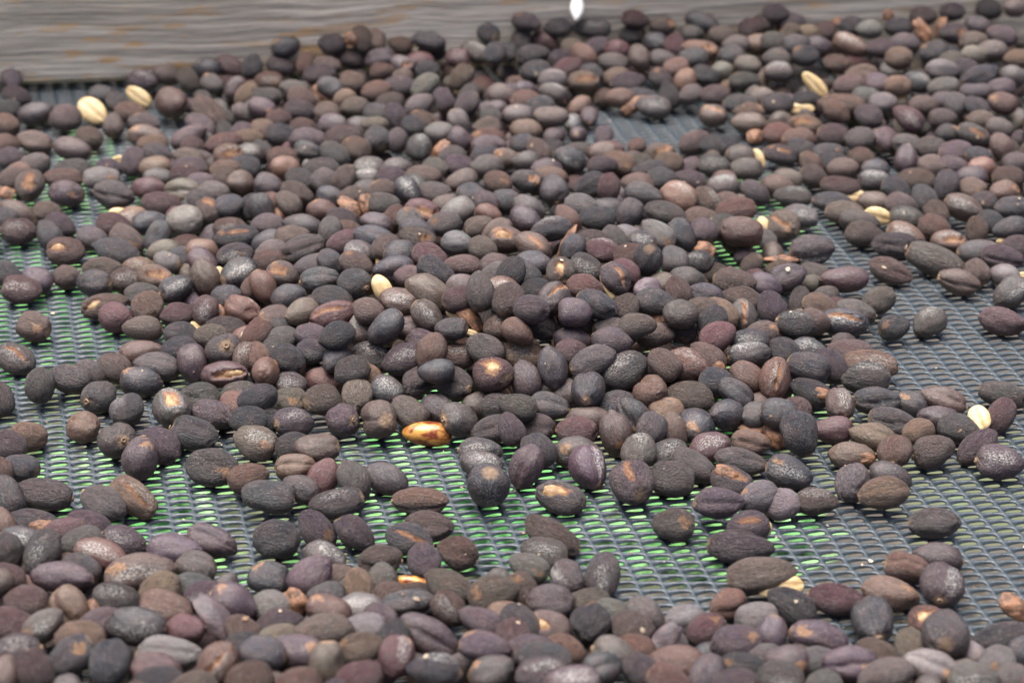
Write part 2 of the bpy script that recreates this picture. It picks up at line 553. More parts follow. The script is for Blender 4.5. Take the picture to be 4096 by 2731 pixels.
# ------------------------------------------------------------------ every cherry that shows, as it lies in the photograph
# x y length width angle marks, in an enlarged window whose corner stands after the @
DATA = """
@0 1366
140 150 370 260 -30 dcW|the long cracked wrinkled cherry at the left edge
375 400 330 270 85 gsD|the egg-shaped cherry showing its ringed scar
650 340 390 270 -15 dR
830 280 280 200 -30 d
1060 245 300 230 -35 b
1285 370 390 265 -5 kT|the blue-black cherry with a beige blotch
1295 95 410 210 5 rL
1450 225 430 270 -10 dgR|the ridged brown cherry with a gaping seam
1775 200 350 250 -75 pD
1665 70 330 250 0 k
2060 90 300 300 60 dsU|the round cherry with its stalk on top
2270 150 280 230 60 rW
2075 310 430 240 0 moD|the burgundy cherry torn at its base
915 510 320 290 20 gsD|the lobed cherry with a ringed scar
1165 625 310 295 90 dgW|the round cherry with a whitish crown
750 785 320 285 0 tgT|the lone reddish tan round cherry
255 860 340 230 0 tT|the small dry cherry with an orange slit
80 930 300 200 -25 pR
1075 905 330 330 0 dgD|the pleated cherry with a tan base
1470 935 410 290 -40 pgR
1290 1065 390 325 80 pTP|the pointed purple cherry
1580 610 380 340 -60 goW|the split cherry with a cream bean showing
1835 500 370 240 0 gg
2220 470 400 160 -5 d
2180 560 320 200 -25 r
1970 665 380 320 -20 pgT
1770 845 440 310 -15 kgL|the black wrinkled oval cherry
2290 720 350 270 -10 kT|the blackened cherry with an orange wound
1960 1160 450 330 -5 dgT|the broad lone cherry with a pinkish seam
165 1165 320 270 -10 ksD|the ink-dark cherry with a deep navel
0 530 250 170 -80 dD
60 1410 250 240 -70 k
410 1400 530 290 -10 dR|the long smooth dark cherry near the left edge
950 1480 430 290 -30 gg
1220 1425 470 250 -40 tWc|the whitish cherry with a split skin
0 1200 160 120 80 r
2270 1250 380 255 15 r
@1024 1366
5 925 400 300 -15 oTW|the mottled tan and black cherry
340 930 260 190 10 dL
555 985 410 270 5 b|the dull brown oval cherry
355 1145 370 230 5 tg|the light reddish tan cherry
620 1255 270 260 60 m
905 1290 400 270 -65 gP|the smooth olive cherry
1180 1250 410 270 -20 dRL|the cherry with a crusty white tip
425 1350 360 230 -30 d
110 1415 500 290 -10 kR
740 1470 500 240 15 dW
1500 1450 500 230 0 rgW|the cherry with a pale seam and reddish side
2130 1325 400 370 80 ksW|the big round slate cherry
2060 1120 380 230 -20 dW
2060 985 400 200 -5 dWL
2170 800 400 260 15 dg
1870 725 340 290 0 gsL|the slate round cherry with an open scar ring
1570 845 415 215 -3 A
1665 615 300 250 -10 d
1400 650 380 260 -40 bR|the veined brown cherry
1115 720 320 320 0 bgD
795 720 310 290 0 pgD|the violet cherry with a shrivelled front
340 745 350 290 5 pW|the violet cherry with a whitish streak
60 690 240 210 -20 k
310 540 320 240 -5 ogT
615 545 330 280 10 bL
930 500 330 300 80 oP|the upright ash-olive cherry
980 310 250 200 -20 tT|the spotted yellow-tan cherry
1200 440 270 230 -30 kW
1480 360 320 300 50 dg
1825 380 350 300 -20 dgR|the pleated cherry with a pale stalk tip
2160 300 360 320 -20 moT|the dark cherry torn open over tan flesh
1835 130 380 240 0 rW|the oval rust cherry with a dusty end
1370 170 390 290 15 pWR|the plum cherry with a white dusty end
1070 140 390 260 -10 dW
650 340 400 220 0 rg
310 385 320 220 -5 pWg
100 290 270 260 60 rT|the cherry with a rusty cheek
290 150 330 230 -35 k
530 75 330 220 0 kpW
740 140 250 190 50 k
1600 100 220 180 70 r
2060 580 360 240 15 b
2240 590 320 210 0 d
1660 220 150 100 0 k
2100 60 250 200 -30 d
880 230 150 120 20 d
10 500 180 140 20 k
10 110 160 140 -60 r
150 90 250 200 70 g
@2048 1366
110 110 290 230 -5 tW|the rough light brown round cherry
385 240 400 270 -80 kDg|the standing black cherry with a stalk tip
130 360 310 260 -75 dD
545 80 310 200 10 mD
740 170 440 240 25 d
900 60 370 160 0 d
1020 270 420 300 30 kWT|the black cherry with a chalky white mark
1320 260 300 220 -70 gg
1390 170 180 110 -40 b
1620 220 380 290 -20 rgW
1800 150 380 250 -40 bhR|the brown cherry with a papery end
2170 110 400 220 10 kW|the long black cherry flecked white
1280 460 330 320 0 rgT|the heart-shaped cherry with a tan speck
1640 500 410 230 -8 bR
1900 360 340 200 -15 k
2060 480 370 240 -35 kg
2170 310 250 170 -35 r
690 455 320 310 80 kg
500 440 180 160 50 g
960 560 280 200 20 kg
1110 680 340 230 -55 kgT
1430 620 330 200 10 t
1470 810 220 200 -70 b
355 600 370 240 -10 dg
50 590 250 220 -20 g
215 755 370 200 -10 dRg|the grooved cherry ending in a ringed scar
0 790 180 140 -70 p
690 670 410 170 -3 b
610 810 380 230 -5 mL
945 855 400 290 -80 bDTP|the leaning brown cherry with a tan tip
1280 815 350 240 65 dPU|the teardrop cherry pointing up
1680 770 330 300 -60 kT|the dark cherry with two tan scrapes
1970 665 330 300 0 k
2240 640 280 180 10 gR
2250 770 320 110 -5 Hr
2180 930 360 250 -10 tg|the speckled olive-tan cherry
1810 955 380 240 15 mW
2110 1095 460 240 -10 dg
1170 1020 330 310 -80 gW
1450 1010 240 200 20 kW
1670 1140 450 270 -30 d
610 1010 430 240 -5 dTL
705 1150 400 340 -65 pgWD|the stout purple cherry with a pale crown
250 980 310 240 -40 k
130 1150 400 300 70 pg
1110 1285 400 370 -60 pc|the round cherry with a rusty slit
1470 1260 390 300 -10 g|the scruffy grey-brown oval cherry
2020 1290 430 260 -30 doh|the torn cherry showing a bean at its end
450 1430 450 290 -15 do|the gaping cherry with tan insides
1900 1470 460 300 0 pg
2280 1430 380 200 20 wT
@3072 1366
60 340 400 230 80 rcW|the red-brown striped upright cherry
140 50 200 150 -20 k
370 60 340 160 -5 kW
740 85 410 200 -5 m
380 230 390 290 -20 k|the large glossy black cherry
580 220 240 230 -50 p
940 195 490 200 -5 tWR|the rust-orange cherry with a white crust
890 330 450 290 0 dgW
390 460 390 230 -20 khT|the black cherry with a ragged tan husk
660 570 320 280 -70 bgW|the cleft cherry dusted white
1010 540 400 260 0 kgL
1310 570 330 230 -20 kT
1620 530 420 210 -20 bgR
2160 490 460 230 -15 dL
90 650 330 220 -10 k
250 590 260 120 -15 b
290 840 420 340 -65 kgD|the black shrivelled drop-shaped cherry
610 810 370 270 -5 mR
60 870 260 150 -60 Hr
1165 725 440 220 -12 dgL
1560 700 380 220 0 p
1935 700 220 190 -70 E
2145 675 270 240 60 m|the small rosy round cherry
1370 830 310 230 20 t
1750 790 350 240 -20 gD
970 850 430 200 -15 tg
770 1040 420 240 -5 th|the brown cherry with peeling skin
1160 1010 320 290 80 rsD|the red-streaked round cherry with a pale scar
1520 1010 390 310 15 bsL|the dusty cherry with a round tan scar
1920 970 420 260 35 pg
2130 1110 440 320 -5 pWL|the plump purple cherry at the right edge
1105 1200 370 150 -20 d
780 1300 380 330 70 gg
1050 1390 440 300 10 tLg|the orange-brown oval cherry
200 1200 430 300 -15 kWT
100 1440 330 240 -10 w
430 1470 380 260 -5 bW
@0 2048
300 95 500 210 -8 dhT|the dark cherry with a peeled tan flap
590 150 140 200 -70 m
820 90 430 200 -25 p
0 110 140 120 -60 t
1130 250 420 220 -20 pW
200 240 270 150 -10 kW
390 370 420 330 65 dDW|the grey-brown cherry with a pale crusty tip
70 350 330 260 -60 d
750 240 280 170 10 w
930 400 500 260 -20 rLW|the russet cherry with a pale dusty end
740 500 300 170 -30 k
590 600 560 280 -3 p|the wide smooth purple cherry
70 580 330 190 -20 mW
1300 550 620 320 10 bWT|the largest brown cherry with white mould
1610 320 500 200 0 p
1800 500 390 280 -10 gg
1930 250 480 240 -20 pg
250 800 370 230 -10 m
640 860 410 330 -60 tg|the tan cherry with a deep cleft
1060 770 400 210 -10 dW
870 860 130 110 0 Ht
1480 700 370 220 20 t
1530 860 500 220 -10 r
110 1010 300 230 -10 m
400 1040 300 280 40 gWT
730 1110 440 210 0 t
1250 1040 560 340 -5 kW|the large grooved black-brown cherry
930 970 200 130 30 p
150 1250 370 240 10 pWg
650 1330 480 330 40 kT|the blurred steel-blue cherry
1010 1380 430 380 80 kg
320 1460 400 310 -70 m
40 1480 220 150 70 b
1540 1250 620 220 -3 wg
1430 1420 480 200 -10 mT
1460 1520 400 150 0 k
2000 1400 430 300 60 rWc|the pale-frosted reddish cherry
2000 960 520 300 -50 Hp
1700 1040 300 180 0 m
1900 770 420 260 0 pW
2130 820 430 280 -20 psT
2290 1230 330 250 -30 k
2240 1060 250 150 -40 r
1770 650 200 120 10 w
1790 1540 200 140 0 o
2300 1500 240 180 20 r
@1024 2048
185 245 430 330 -5 kL|the big round blue-black cherry
550 150 400 290 -50 pTD|the purple cherry with a tan cap
910 180 420 290 -40 pg
640 420 400 280 -20 dWg
1140 450 390 290 0 bgD|the heart-shaped brown cherry
1420 230 430 200 -15 kc
1590 125 470 240 -5 bg|the ribbed brown cherry on bare netting
1550 450 330 290 -50 p
1850 380 380 310 -25 rgR|the crinkled reddish cleft cherry
1440 640 270 110 -5 A
1780 690 480 290 -25 oR|the smooth olive-brown cherry
490 600 440 330 40 p
120 600 330 260 -10 kT
130 830 300 190 -5 w
350 830 250 110 -50 Ht
640 740 300 150 10 k
940 690 350 260 -80 tg|the tan and brown striped cherry
1230 730 300 150 10 r
1370 850 520 280 10 kg|the large black folded cherry
680 860 420 180 -15 rT
950 830 230 120 0 wW
1770 880 370 280 -45 rW
220 990 430 210 10 pT
600 1080 530 260 10 b
990 1030 290 160 10 w
1120 960 270 200 -35 p
950 1240 430 270 20 tgT
380 1290 500 340 -10 pT|the dark plum cherry with an orange spot
200 1140 220 130 30 o
50 1260 200 260 80 k
660 1400 310 300 90 os
1250 1120 230 190 40 k
1590 1130 560 280 -30 pgR|the long purple cherry with a pale tip
1290 1310 380 300 80 mWT|the rose cherry with a yellowish crown
2100 1000 480 260 -25 p
2110 1230 480 260 -5 pT
2190 730 420 260 15 bTL
2290 900 250 130 0 t
1640 1430 500 280 -5 kWg|the blue-grey double-lobed cherry
2180 1430 380 230 20 dT
950 1490 260 200 30 m
100 1490 250 150 -10 bo
390 1530 280 150 10 r
@2048 2048
370 210 560 280 -30 bR|the long brown ribbed cherry on bare netting
290 360 430 220 -10 gW
160 500 320 260 -30 wT
500 610 350 310 -50 dgW|the cleft grey cherry with dusty cheeks
835 565 430 310 80 dWD|the standing grey cherry on bare netting
1485 110 370 310 0 gsRT|the lone round cherry with a beige spot
2180 85 360 150 5 pc
2240 140 260 170 -5 E
2110 320 580 300 -5 pLg|the long black-plum cherry
2290 580 610 310 8 bL|the long olive-brown cherry
350 800 430 230 -5 p
90 720 320 260 -60 bT
700 820 330 200 30 o
710 1020 380 350 70 kTg|the rounded black cherry with a tan fleck
900 900 200 160 0 w
330 1050 400 270 0 boLT|the cherry with a golden torn end
60 1010 330 260 -50 d
1220 950 350 270 -50 g
1100 1080 400 250 -25 b
1600 960 380 220 10 wg
1380 1200 420 150 50 Hk
1780 1080 380 280 25 mT
1990 850 360 290 20 rg|the upright reddish heart-shaped cherry
2250 960 380 260 10 w
2060 1190 480 280 5 pT
480 1240 320 200 -20 r
160 1230 250 160 0 p
290 1330 500 230 -5 k
940 1280 430 220 -20 g
830 1420 400 280 20 kg
1540 1380 500 290 -5 rR|the smooth russet cherry in the front heap
260 1450 450 220 5 pW
1150 1220 300 180 -30 r
1190 1470 400 280 -45 p
540 1530 400 200 0 pW
2100 1400 430 220 -5 kTL
1460 1500 200 150 -20 r
1790 1480 250 200 60 p
2050 1530 380 160 0 p
2310 1310 180 130 20 g
20 1150 220 140 -80 m
@3072 2048
1540 80 480 220 0 dgL|the blocky ridged cherry on bare netting
110 680 400 220 5 E
220 880 500 330 -35 kg|the wrinkled black cherry below the cream bean
620 800 520 280 -10 mgL
1570 390 450 200 -10 pR
1270 470 420 200 -10 rg
1130 740 500 320 -10 tgT|the tan cherry with a dark cap
1590 670 400 370 85 pWD|the silvery-topped purple cherry
960 1000 420 370 -70 kgD|the round steel-blue cherry
1480 980 370 210 10 roL
1630 1130 400 400 90 dsD|the very round dull cherry
2270 860 300 200 -35 Ht
2150 1160 560 300 10 k|the smooth blue-black cherry at the right edge
480 1140 510 260 -10 pT
160 1330 300 200 -10 pT
440 1370 300 250 10 w
740 1390 480 270 0 pgT
100 1490 400 200 -10 gW
2100 1390 260 230 60 wT
1080 1480 500 250 20 g
1500 1400 540 240 -20 wgT|the large whitish streaked cherry
1900 1500 450 200 0 gW
2320 1280 260 170 50 k
2250 1500 300 180 20 g
20 1150 180 130 80 p
500 1530 300 120 0 w
@0 683
270 130 290 250 70 boDT
600 210 330 240 -5 pT|the dark cherry with an orange-cream patch
130 40 180 130 10 b
580 70 350 180 0 r
930 70 330 200 0 wT
1040 220 380 270 -15 dg
1360 160 320 200 -5 m
1480 300 340 190 -5 m
1690 190 330 230 -5 og
1840 100 160 120 0 p
1700 20 280 110 0 m
1460 40 180 130 10 g
1950 180 220 140 0 w
1850 270 230 200 -20 g
170 370 380 150 -25 bRP
420 370 270 150 -15 b
40 430 240 160 -15 k
165 550 320 240 -5 mW
560 500 290 190 -20 p
460 600 320 230 -60 k
610 730 340 220 5 toD|the husk cupping a round cream bean
850 620 290 210 -10 p
1050 470 300 150 -3 mL
1090 380 170 75 0 E
1220 420 250 150 0 tW
1370 480 330 230 5 k
1455 590 220 150 70 k
1170 620 340 190 -35 bT
1080 740 440 210 -15 kPR|the long pointed black cherry
1690 470 330 290 0 wT|the dark round cherry speckled with mould
1710 650 200 120 0 r
1930 350 210 140 -50 bo
2110 330 240 200 20 k
2330 330 250 230 60 k
2200 110 260 220 0 bg
2060 50 250 110 0 b
2110 320 320 180 -5 r
2110 520 320 180 -5 rW
2160 600 400 180 10 kcT
2150 770 340 190 10 pkW
2210 950 330 280 20 kWsL|the jet-black cherry with a tiny scar
1880 990 360 260 -75 b|the shiny brown standing cherry
1620 1090 320 260 20 ksDW|the cracked black cherry with a scar
1530 840 270 200 -10 w
1510 710 180 130 10 o
1690 750 200 90 0 k
1860 710 150 110 10 t
1880 810 230 130 -30 p
940 880 370 150 0 bg
620 980 250 240 -30 b
860 1040 330 260 0 ksD|the angular blue-black cherry
1160 1000 270 220 0 bW
1270 860 240 120 -10 tW
1430 960 290 170 -10 toT
70 930 220 160 -30 k
350 980 290 180 -20 p
210 1090 370 230 -5 mW|the lone frosted red oval cherry
310 1430 310 260 -20 bT|the round chestnut cherry alone on netting
960 1220 420 180 15 boL|the cherry with a yellow bean in its hollow
1060 1350 310 260 -15 m
1310 1120 340 150 5 gg
1370 1260 310 290 -70 t|the matt tan upright cherry
1650 1310 270 170 5 mg
1880 1290 280 220 80 mW
1320 1430 370 190 -5 bR
2240 1280 340 280 -25 rgW
2010 1310 150 110 60 Ht
2070 1450 380 190 -5 dg
1670 1510 330 230 0 k
1960 1520 240 180 -10 b
2290 1500 200 170 20 r
1810 1450 150 70 -50 E
2080 1150 150 150 0 k
2330 1080 200 170 50 r
2020 960 150 90 -80 E
60 195 150 60 -15 Ht
@1024 683
120 130 240 200 -15 p
380 200 330 160 -25 bg
420 90 300 200 -25 g
630 80 180 200 70 g
810 60 190 150 60 bg
1010 60 260 140 10 dW
1260 50 230 140 -20 p
1540 30 350 120 -5 b
1880 90 300 170 20 b
2230 90 200 130 -30 rT
300 290 230 160 -40 b
120 290 150 150 0 r
50 340 200 150 -60 k
690 240 290 180 -15 kg
620 350 300 150 -15 rT
900 220 200 130 0 b
870 320 250 130 -35 Hb
1030 310 200 110 -75 Hb
1030 150 180 90 0 k
1180 280 200 130 -10 g
1400 190 250 180 -60 kW
1170 150 180 100 0 bT
1640 190 240 150 -10 g
1740 290 200 130 20 b
1530 350 220 120 -20 moT
1450 110 200 110 -20 gW
1990 200 280 140 -10 kg
2100 270 230 160 -20 p
2290 270 190 180 0 k
1850 350 270 140 30 w
2130 380 240 120 -25 rg
1730 470 320 160 5 wT
2050 500 280 180 20 bg
2200 560 320 180 40 bg
110 490 260 160 5 p
430 480 360 130 -10 d
790 420 290 110 -20 p
1110 460 310 130 -20 pg
1270 430 200 110 70 r
1410 440 200 120 -50 wT
230 390 120 90 0 Ht
330 590 320 130 0 b
100 630 170 120 20 kT
420 720 400 230 20 dg|the large dark wrinkled cherry at the heap's crest
680 570 220 160 70 gU
830 510 180 60 0 t
820 640 380 170 30 mL
1080 610 400 190 -15 k
1480 610 340 160 -20 bo
1470 520 330 110 -20 k
1850 670 290 230 -10 wk|the mouldy black and white cherry
2080 710 270 200 -30 bR
2315 640 330 240 -5 boT|the cherry with an orange oval sore
950 750 280 180 -30 dW
1320 740 250 200 0 ksL
1600 760 320 140 -20 mLg
1190 700 180 110 50 b
1150 820 130 90 80 E
920 840 280 170 -20 bhT
700 820 180 150 -30 k
150 710 250 110 5 w
130 810 200 150 10 r
510 850 350 140 20 dL
1900 860 360 190 -3 mrR|the wine-red oval cherry
2200 830 230 80 0 b
1650 920 400 190 -35 kg
1260 880 370 150 10 kgT
1440 950 340 150 -10 mb
1600 1130 480 290 -35 ot|the giant olive-tan cherry
590 1010 370 250 5 kg|the plump blue-black oval cherry
905 1040 320 280 -20 ksR|the black ball-like cherry with a button scar
250 950 220 210 -10 boT
80 1070 260 190 -60 r
1160 1080 260 160 -60 E
1320 1205 360 260 -8 bWs|the copper cherry with a frosted top
2060 1120 370 240 -85 gd|the grey standing cherry
2220 940 250 190 20 g
2330 940 200 150 60 k
2270 1040 160 100 0 rW
2310 1190 320 270 70 b
1890 1020 120 100 0 w
1860 1140 140 110 20 m
300 1130 300 150 10 k
690 1150 370 120 -10 kg
170 1340 220 200 30 bhT
430 1300 330 270 20 oR|the olive-black cherry with a stalk button
700 1340 430 260 20 mcL|the wine-purple cherry with a torn seam
1030 1280 280 190 -20 b
1580 1330 260 190 -45 bW
975 1450 280 250 80 bW
1190 1430 220 190 40 k
1420 1430 420 200 -3 bgR|the evenly ribbed brown cherry
1790 1450 290 230 0 ksR|the inky cherry with a ringed scar
1830 1320 170 80 -20 E
1950 1310 380 130 -50 Hb
1980 1490 120 60 -20 E
2270 1440 330 260 10 rgW|the pleated red-brown cherry
240 1510 270 150 15 w
520 1520 330 160 -20 p
750 1500 200 150 20 k
210 1430 250 80 0 k
1540 1520 290 130 -10 pg
20 1490 150 130 60 r
@2048 683
130 60 230 110 -10 koT
390 170 300 250 -80 kp
360 50 330 160 -10 r
720 140 310 240 30 kg
890 150 270 150 80 m
1150 90 300 130 -5 b
1220 200 340 160 -15 dg
1370 50 230 120 0 k
1540 240 350 270 -35 tW
1800 270 260 200 -50 tW
1640 70 300 150 -20 p
1940 130 250 170 10 gW
2220 200 300 210 -30 pk
1980 260 160 80 0 b
2060 350 360 170 10 r|the rosy streamlined cherry
2110 560 370 260 -5 rb|the large rosy brown oval cherry
2310 510 170 110 -70 E
1920 490 220 140 20 g
1740 410 240 130 0 r
1760 560 270 240 -60 p
1550 580 330 200 -60 kg
1400 390 370 200 -15 gg
1340 590 360 220 -40 wT|the frosty tan long cherry
1180 630 270 130 -15 kW
1080 550 180 80 5 w
1080 390 280 220 60 kp
790 430 340 200 -3 k
850 310 220 80 0 k
630 300 220 120 -20 wk
150 340 300 220 -30 gs
120 440 280 190 -30 p
510 440 300 190 -55 rT
350 540 380 230 15 kW|the sleek blue-black cherry
200 690 320 190 -40 bc
490 640 330 110 60 Hb
570 700 200 120 60 k
740 620 280 120 0 b
960 610 240 150 -30 d
830 730 330 220 -15 mW|the glossy maroon cherry with a chalky lip
1090 760 210 150 0 rT
1240 830 290 260 80 ksU|the round black cherry with a big tan stalk scar
1490 820 260 200 -70 gk
1720 830 240 180 0 kW
1780 720 180 70 -30 Hb
200 820 340 140 -15 kg
120 940 260 190 -20 k
440 920 280 230 -70 boDT|the wrinkled cherry with a bronze torn face
690 880 280 200 -30 gWL
1030 900 250 140 -40 m
960 1000 330 260 -55 pc|the grey-purple cherry beside a cream bean
880 1060 230 80 -65 E
660 1050 330 190 -15 rm
220 1060 300 140 -5 k
380 1190 340 300 40 dcT|the broad cherry split along one side
790 1240 400 250 -25 kg|the long ink-black grooved cherry
1050 1250 240 180 50 bg
1240 1070 250 170 0 wg
1370 1010 140 130 0 o
1600 970 320 160 -10 d
1520 1120 230 220 -70 mrg|the puckered red cherry
1320 1210 370 230 -10 ksL
2060 990 370 160 -10 bL
1780 1130 310 200 -20 kg
2120 1160 390 190 -15 bg
2320 1010 100 180 80 p
1740 1250 270 150 0 b
1920 1270 170 120 -30 t
2120 1330 300 240 -80 gcT|the grey standing cherry with a cream nick
1840 1380 280 230 50 k
1570 1450 280 230 -35 kT
1390 1290 290 150 40 Hb
1310 1480 360 180 0 bhT
1890 1500 310 170 30 m
2180 1540 340 160 0 kW
2300 1450 150 110 0 bT
940 1450 400 170 -15 dg
910 1540 320 170 0 p
770 1520 100 80 60 E
590 1380 310 210 -15 b
280 1410 320 250 -40 pksL|the plum-black cherry with a small nipple
550 1530 290 150 0 p
50 1460 200 170 -40 r
170 1230 130 150 80 p
580 1250 120 120 0 p
1140 1390 190 120 0 o
1550 1270 110 90 0 g
@3072 683
180 60 220 140 -10 ob
420 50 270 180 -30 b
90 140 250 190 -20 br
670 130 370 150 -5 mrL
980 90 300 190 0 kW
1180 160 290 160 -25 k
1370 70 330 160 -5 b
1640 140 280 200 80 kp
1870 150 260 150 -25 tT
2160 170 200 130 0 bT
1860 30 220 100 0 p
2200 40 250 120 0 br
230 230 330 190 -5 gW
590 290 360 190 -5 kg
790 230 200 110 -10 E
960 270 280 150 -5 b
1220 300 270 160 -20 bp
1440 260 220 200 -60 k
1800 340 370 230 -20 bW
1990 270 240 150 -20 p
2250 320 330 160 0 kg
300 420 320 210 -10 wW|the whitest crumpled cherry
140 510 300 270 -20 bcT
700 380 350 180 -10 bg
830 450 360 150 -10 d
1010 420 240 150 -15 E
1280 410 310 160 0 gW
1540 380 220 180 -50 bg
1530 500 280 160 -25 r
890 580 330 220 -5 b
1260 570 370 150 -20 tW
1170 680 410 220 -5 pkg|the smooth black-plum cherry
1660 650 320 190 -5 tWoT
1920 550 250 210 -80 rg
2220 520 330 200 10 k
2160 650 120 60 0 E
2040 430 100 100 0 k
1950 740 390 180 0 gk
2150 800 400 220 -10 pg
2310 690 200 160 0 p
410 740 420 270 5 dWg|the ash-streaked oval cherry
120 800 320 110 0 He
170 980 370 260 20 pkg|the inky purple cherry with a folded flank
690 1010 430 240 0 mpR|the dark red lone cherry
1130 920 390 220 -20 bmg|the striped lone cherry
1520 810 540 270 -22 gbPL|the longest grey-brown cherry
1750 1020 380 240 -15 bgL|the beaked brown cherry
1920 930 260 190 -60 bg
2170 950 250 180 -10 wb
2230 1110 340 270 40 gW
2340 960 90 60 0 E
1010 1200 320 250 30 ob|the straw-streaked brown cherry
490 1240 310 190 -20 tr|the sandy red cherry
800 1290 380 210 -10 gb
2160 1380 410 260 -10 mpg|the wine-dark cherry alone near the right edge
1480 1390 320 260 30 bkW|the round cherry with a creamy nick
1160 1440 300 240 15 kT
250 1410 360 230 -10 kWsL
690 1390 400 240 -5 kcW|the grooved cherry with white in its seam
410 1360 150 200 80 b
100 1500 260 180 -25 b
30 1240 180 140 -70 p
@0 0
110 740 230 200 -60 p
150 870 230 130 -20 p
70 980 250 130 -10 k
330 1050 300 210 10 pk
60 1140 270 170 -30 t
600 1090 280 250 0 pb
850 1020 280 200 -40 E
1270 890 240 140 -35 E
1320 730 210 160 -10 pW
1530 690 260 190 -10 bh
1740 740 200 160 -50 b
940 860 150 120 0 k
1080 930 260 100 -40 k
1210 1020 310 130 -15 r
1045 1150 170 160 80 bD
1580 950 300 270 0 bm
1930 1050 400 230 -45 br
1330 1120 300 150 -10 gT
1350 1230 320 150 -5 bT
1400 1300 280 100 0 t
1440 1390 300 150 -10 pg
1840 1150 300 160 -35 pg
1730 1260 350 160 30 pb
310 1310 320 200 -10 bg
810 1250 250 150 -20 t
670 1370 350 190 -15 pb
90 1440 230 150 -10 p
40 1300 150 120 0 r
320 1490 210 150 0 g
1220 1480 170 160 80 p
1090 1470 110 80 0 E
1000 1530 260 120 0 p
660 1530 330 110 0 g
1420 1510 260 120 0 t
2060 1310 340 170 10 mr
1780 1330 220 110 0 m
1740 1440 320 140 -15 b
1740 1520 350 130 -5 p
2110 1410 280 120 0 toW
2250 1190 250 130 -10 p
2270 1260 300 130 0 t
2120 620 280 180 -20 m
1910 600 120 110 0 k
1960 770 230 180 -20 gT
2170 810 200 110 60 p
2270 850 180 110 40 t
2310 620 200 150 70 k
2320 1010 180 160 80 g
2300 1400 200 130 0 gW
2080 1540 300 110 0 t
2240 1500 200 90 0 k
180 1550 200 100 0 t
@1024 0
280 430 250 190 15 kT
700 420 240 200 0 pk
220 610 250 180 -15 p
460 590 240 150 70 r
130 740 260 160 -10 rWT
870 510 310 150 -5 pr
1100 370 170 100 -70 b
980 370 170 100 -70 b
870 350 120 70 80 Ht
1330 410 180 160 -20 r
1600 380 300 150 -10 k
1620 440 250 130 -20 k
2140 310 200 180 -30 k
2000 470 280 160 -30 gW
1850 520 230 130 -5 m
2190 500 180 150 60 k
2310 480 200 180 60 k
650 590 200 130 0 bg
590 680 300 150 5 p
1150 540 280 200 10 pg
1160 650 170 150 0 r
1340 590 220 140 -30 wo
1350 680 200 70 0 b
1500 550 270 130 0 m
1570 640 200 150 0 k
890 760 240 200 0 bt
1100 830 220 150 20 rt
680 790 200 130 -20 k
350 800 180 120 0 g
1890 710 240 190 50 t
1320 770 280 110 0 p
1550 800 240 190 40 wg
420 880 270 110 -10 te
400 1000 290 130 -10 p
640 860 250 100 -40 Ht
100 870 250 130 0 g
60 990 180 150 -20 pT
820 900 200 160 20 t
910 980 250 160 0 b
1240 920 270 120 5 b
1720 920 240 180 -70 p
1500 960 280 160 40 wm
1960 870 250 140 60 g
1930 970 220 150 50 p
2260 840 240 100 -20 wt
2180 980 280 110 10 p
2150 1060 220 150 -60 g
660 1030 230 180 -20 bg
200 1090 240 150 5 rm
1130 1030 230 100 -20 k
1290 1080 200 170 -60 pg
1560 1090 310 110 -15 rT
1460 1130 220 100 -20 k
1870 1110 270 170 -60 wg
2130 1150 230 160 0 bg
430 1150 200 100 0 r
700 1110 200 90 0 wW
240 1240 230 190 -10 k
960 1130 260 110 0 g
1090 1140 200 110 0 og
800 1230 350 120 10 pr
480 1250 320 120 -5 p
1130 1280 260 240 -60 kD
1290 1290 180 150 80 p
1500 1360 250 220 -75 kW
1680 1200 200 150 0 w
1870 1270 190 150 -50 p
1690 1370 200 70 50 Ht
2120 1250 300 130 0 rT
2130 1300 320 90 0 p
2110 1400 290 110 0 k
470 1390 260 190 -10 kg
920 1350 200 160 -20 tT
250 1420 170 110 -10 rt
50 1400 240 180 -40 gk
720 1410 270 170 -40 g
1810 1420 200 140 0 g
1870 1490 240 110 0 p
2300 1430 150 130 0 boT
260 1510 200 110 0 t
600 1520 330 90 0 g
1040 1510 220 100 0 gW
1290 1510 280 100 0 g
1640 1510 220 90 0 w
2120 1490 250 90 0 g
60 1180 200 110 -30 bt
@2048 0
140 200 270 150 -15 pT
430 260 200 180 0 kp
730 260 330 180 0 kW
1140 190 260 160 -10 mr
1370 220 190 120 0 boT
1110 310 200 140 0 kT
1740 200 320 130 -20 k
2190 260 200 140 -20 m
2300 190 130 110 0 b
80 370 170 150 80 gp
320 360 260 130 -25 mr
1320 380 200 150 0 kW
1650 310 200 150 0 g
1920 320 250 140 0 b
2060 400 190 150 0 wb
2270 380 200 120 0 t
190 500 320 170 10 k
560 430 180 120 0 gt
660 500 200 120 -50 t
780 420 180 130 20 p
970 430 170 110 0 m
1170 530 250 190 -75 bg
920 560 300 130 -5 kb
1390 520 220 130 0 d
1490 420 170 70 80 m
1720 440 330 120 -10 tcoT
1650 500 200 80 0 k
2010 490 220 130 0 k
520 620 280 140 30 m
230 640 290 140 5 kW
440 530 130 130 0 p
660 760 290 200 -5 to
730 650 220 110 -20 k
950 690 240 110 30 t
1060 740 320 130 5 pg
1520 600 220 140 0 r
1760 690 240 180 -20 kg
1940 640 180 150 0 w
2160 580 250 110 -10 wr
2130 750 290 180 0 gT
380 700 220 90 0 wW
1380 720 210 170 -30 pT
1600 730 200 130 70 t
110 820 230 130 0 p
380 850 260 170 -20 gW
130 900 190 110 0 r
1640 860 200 160 20 wm
1870 860 270 140 5 pm
1450 880 260 160 -65 kD
1170 870 330 140 5 k
980 880 130 110 0 r
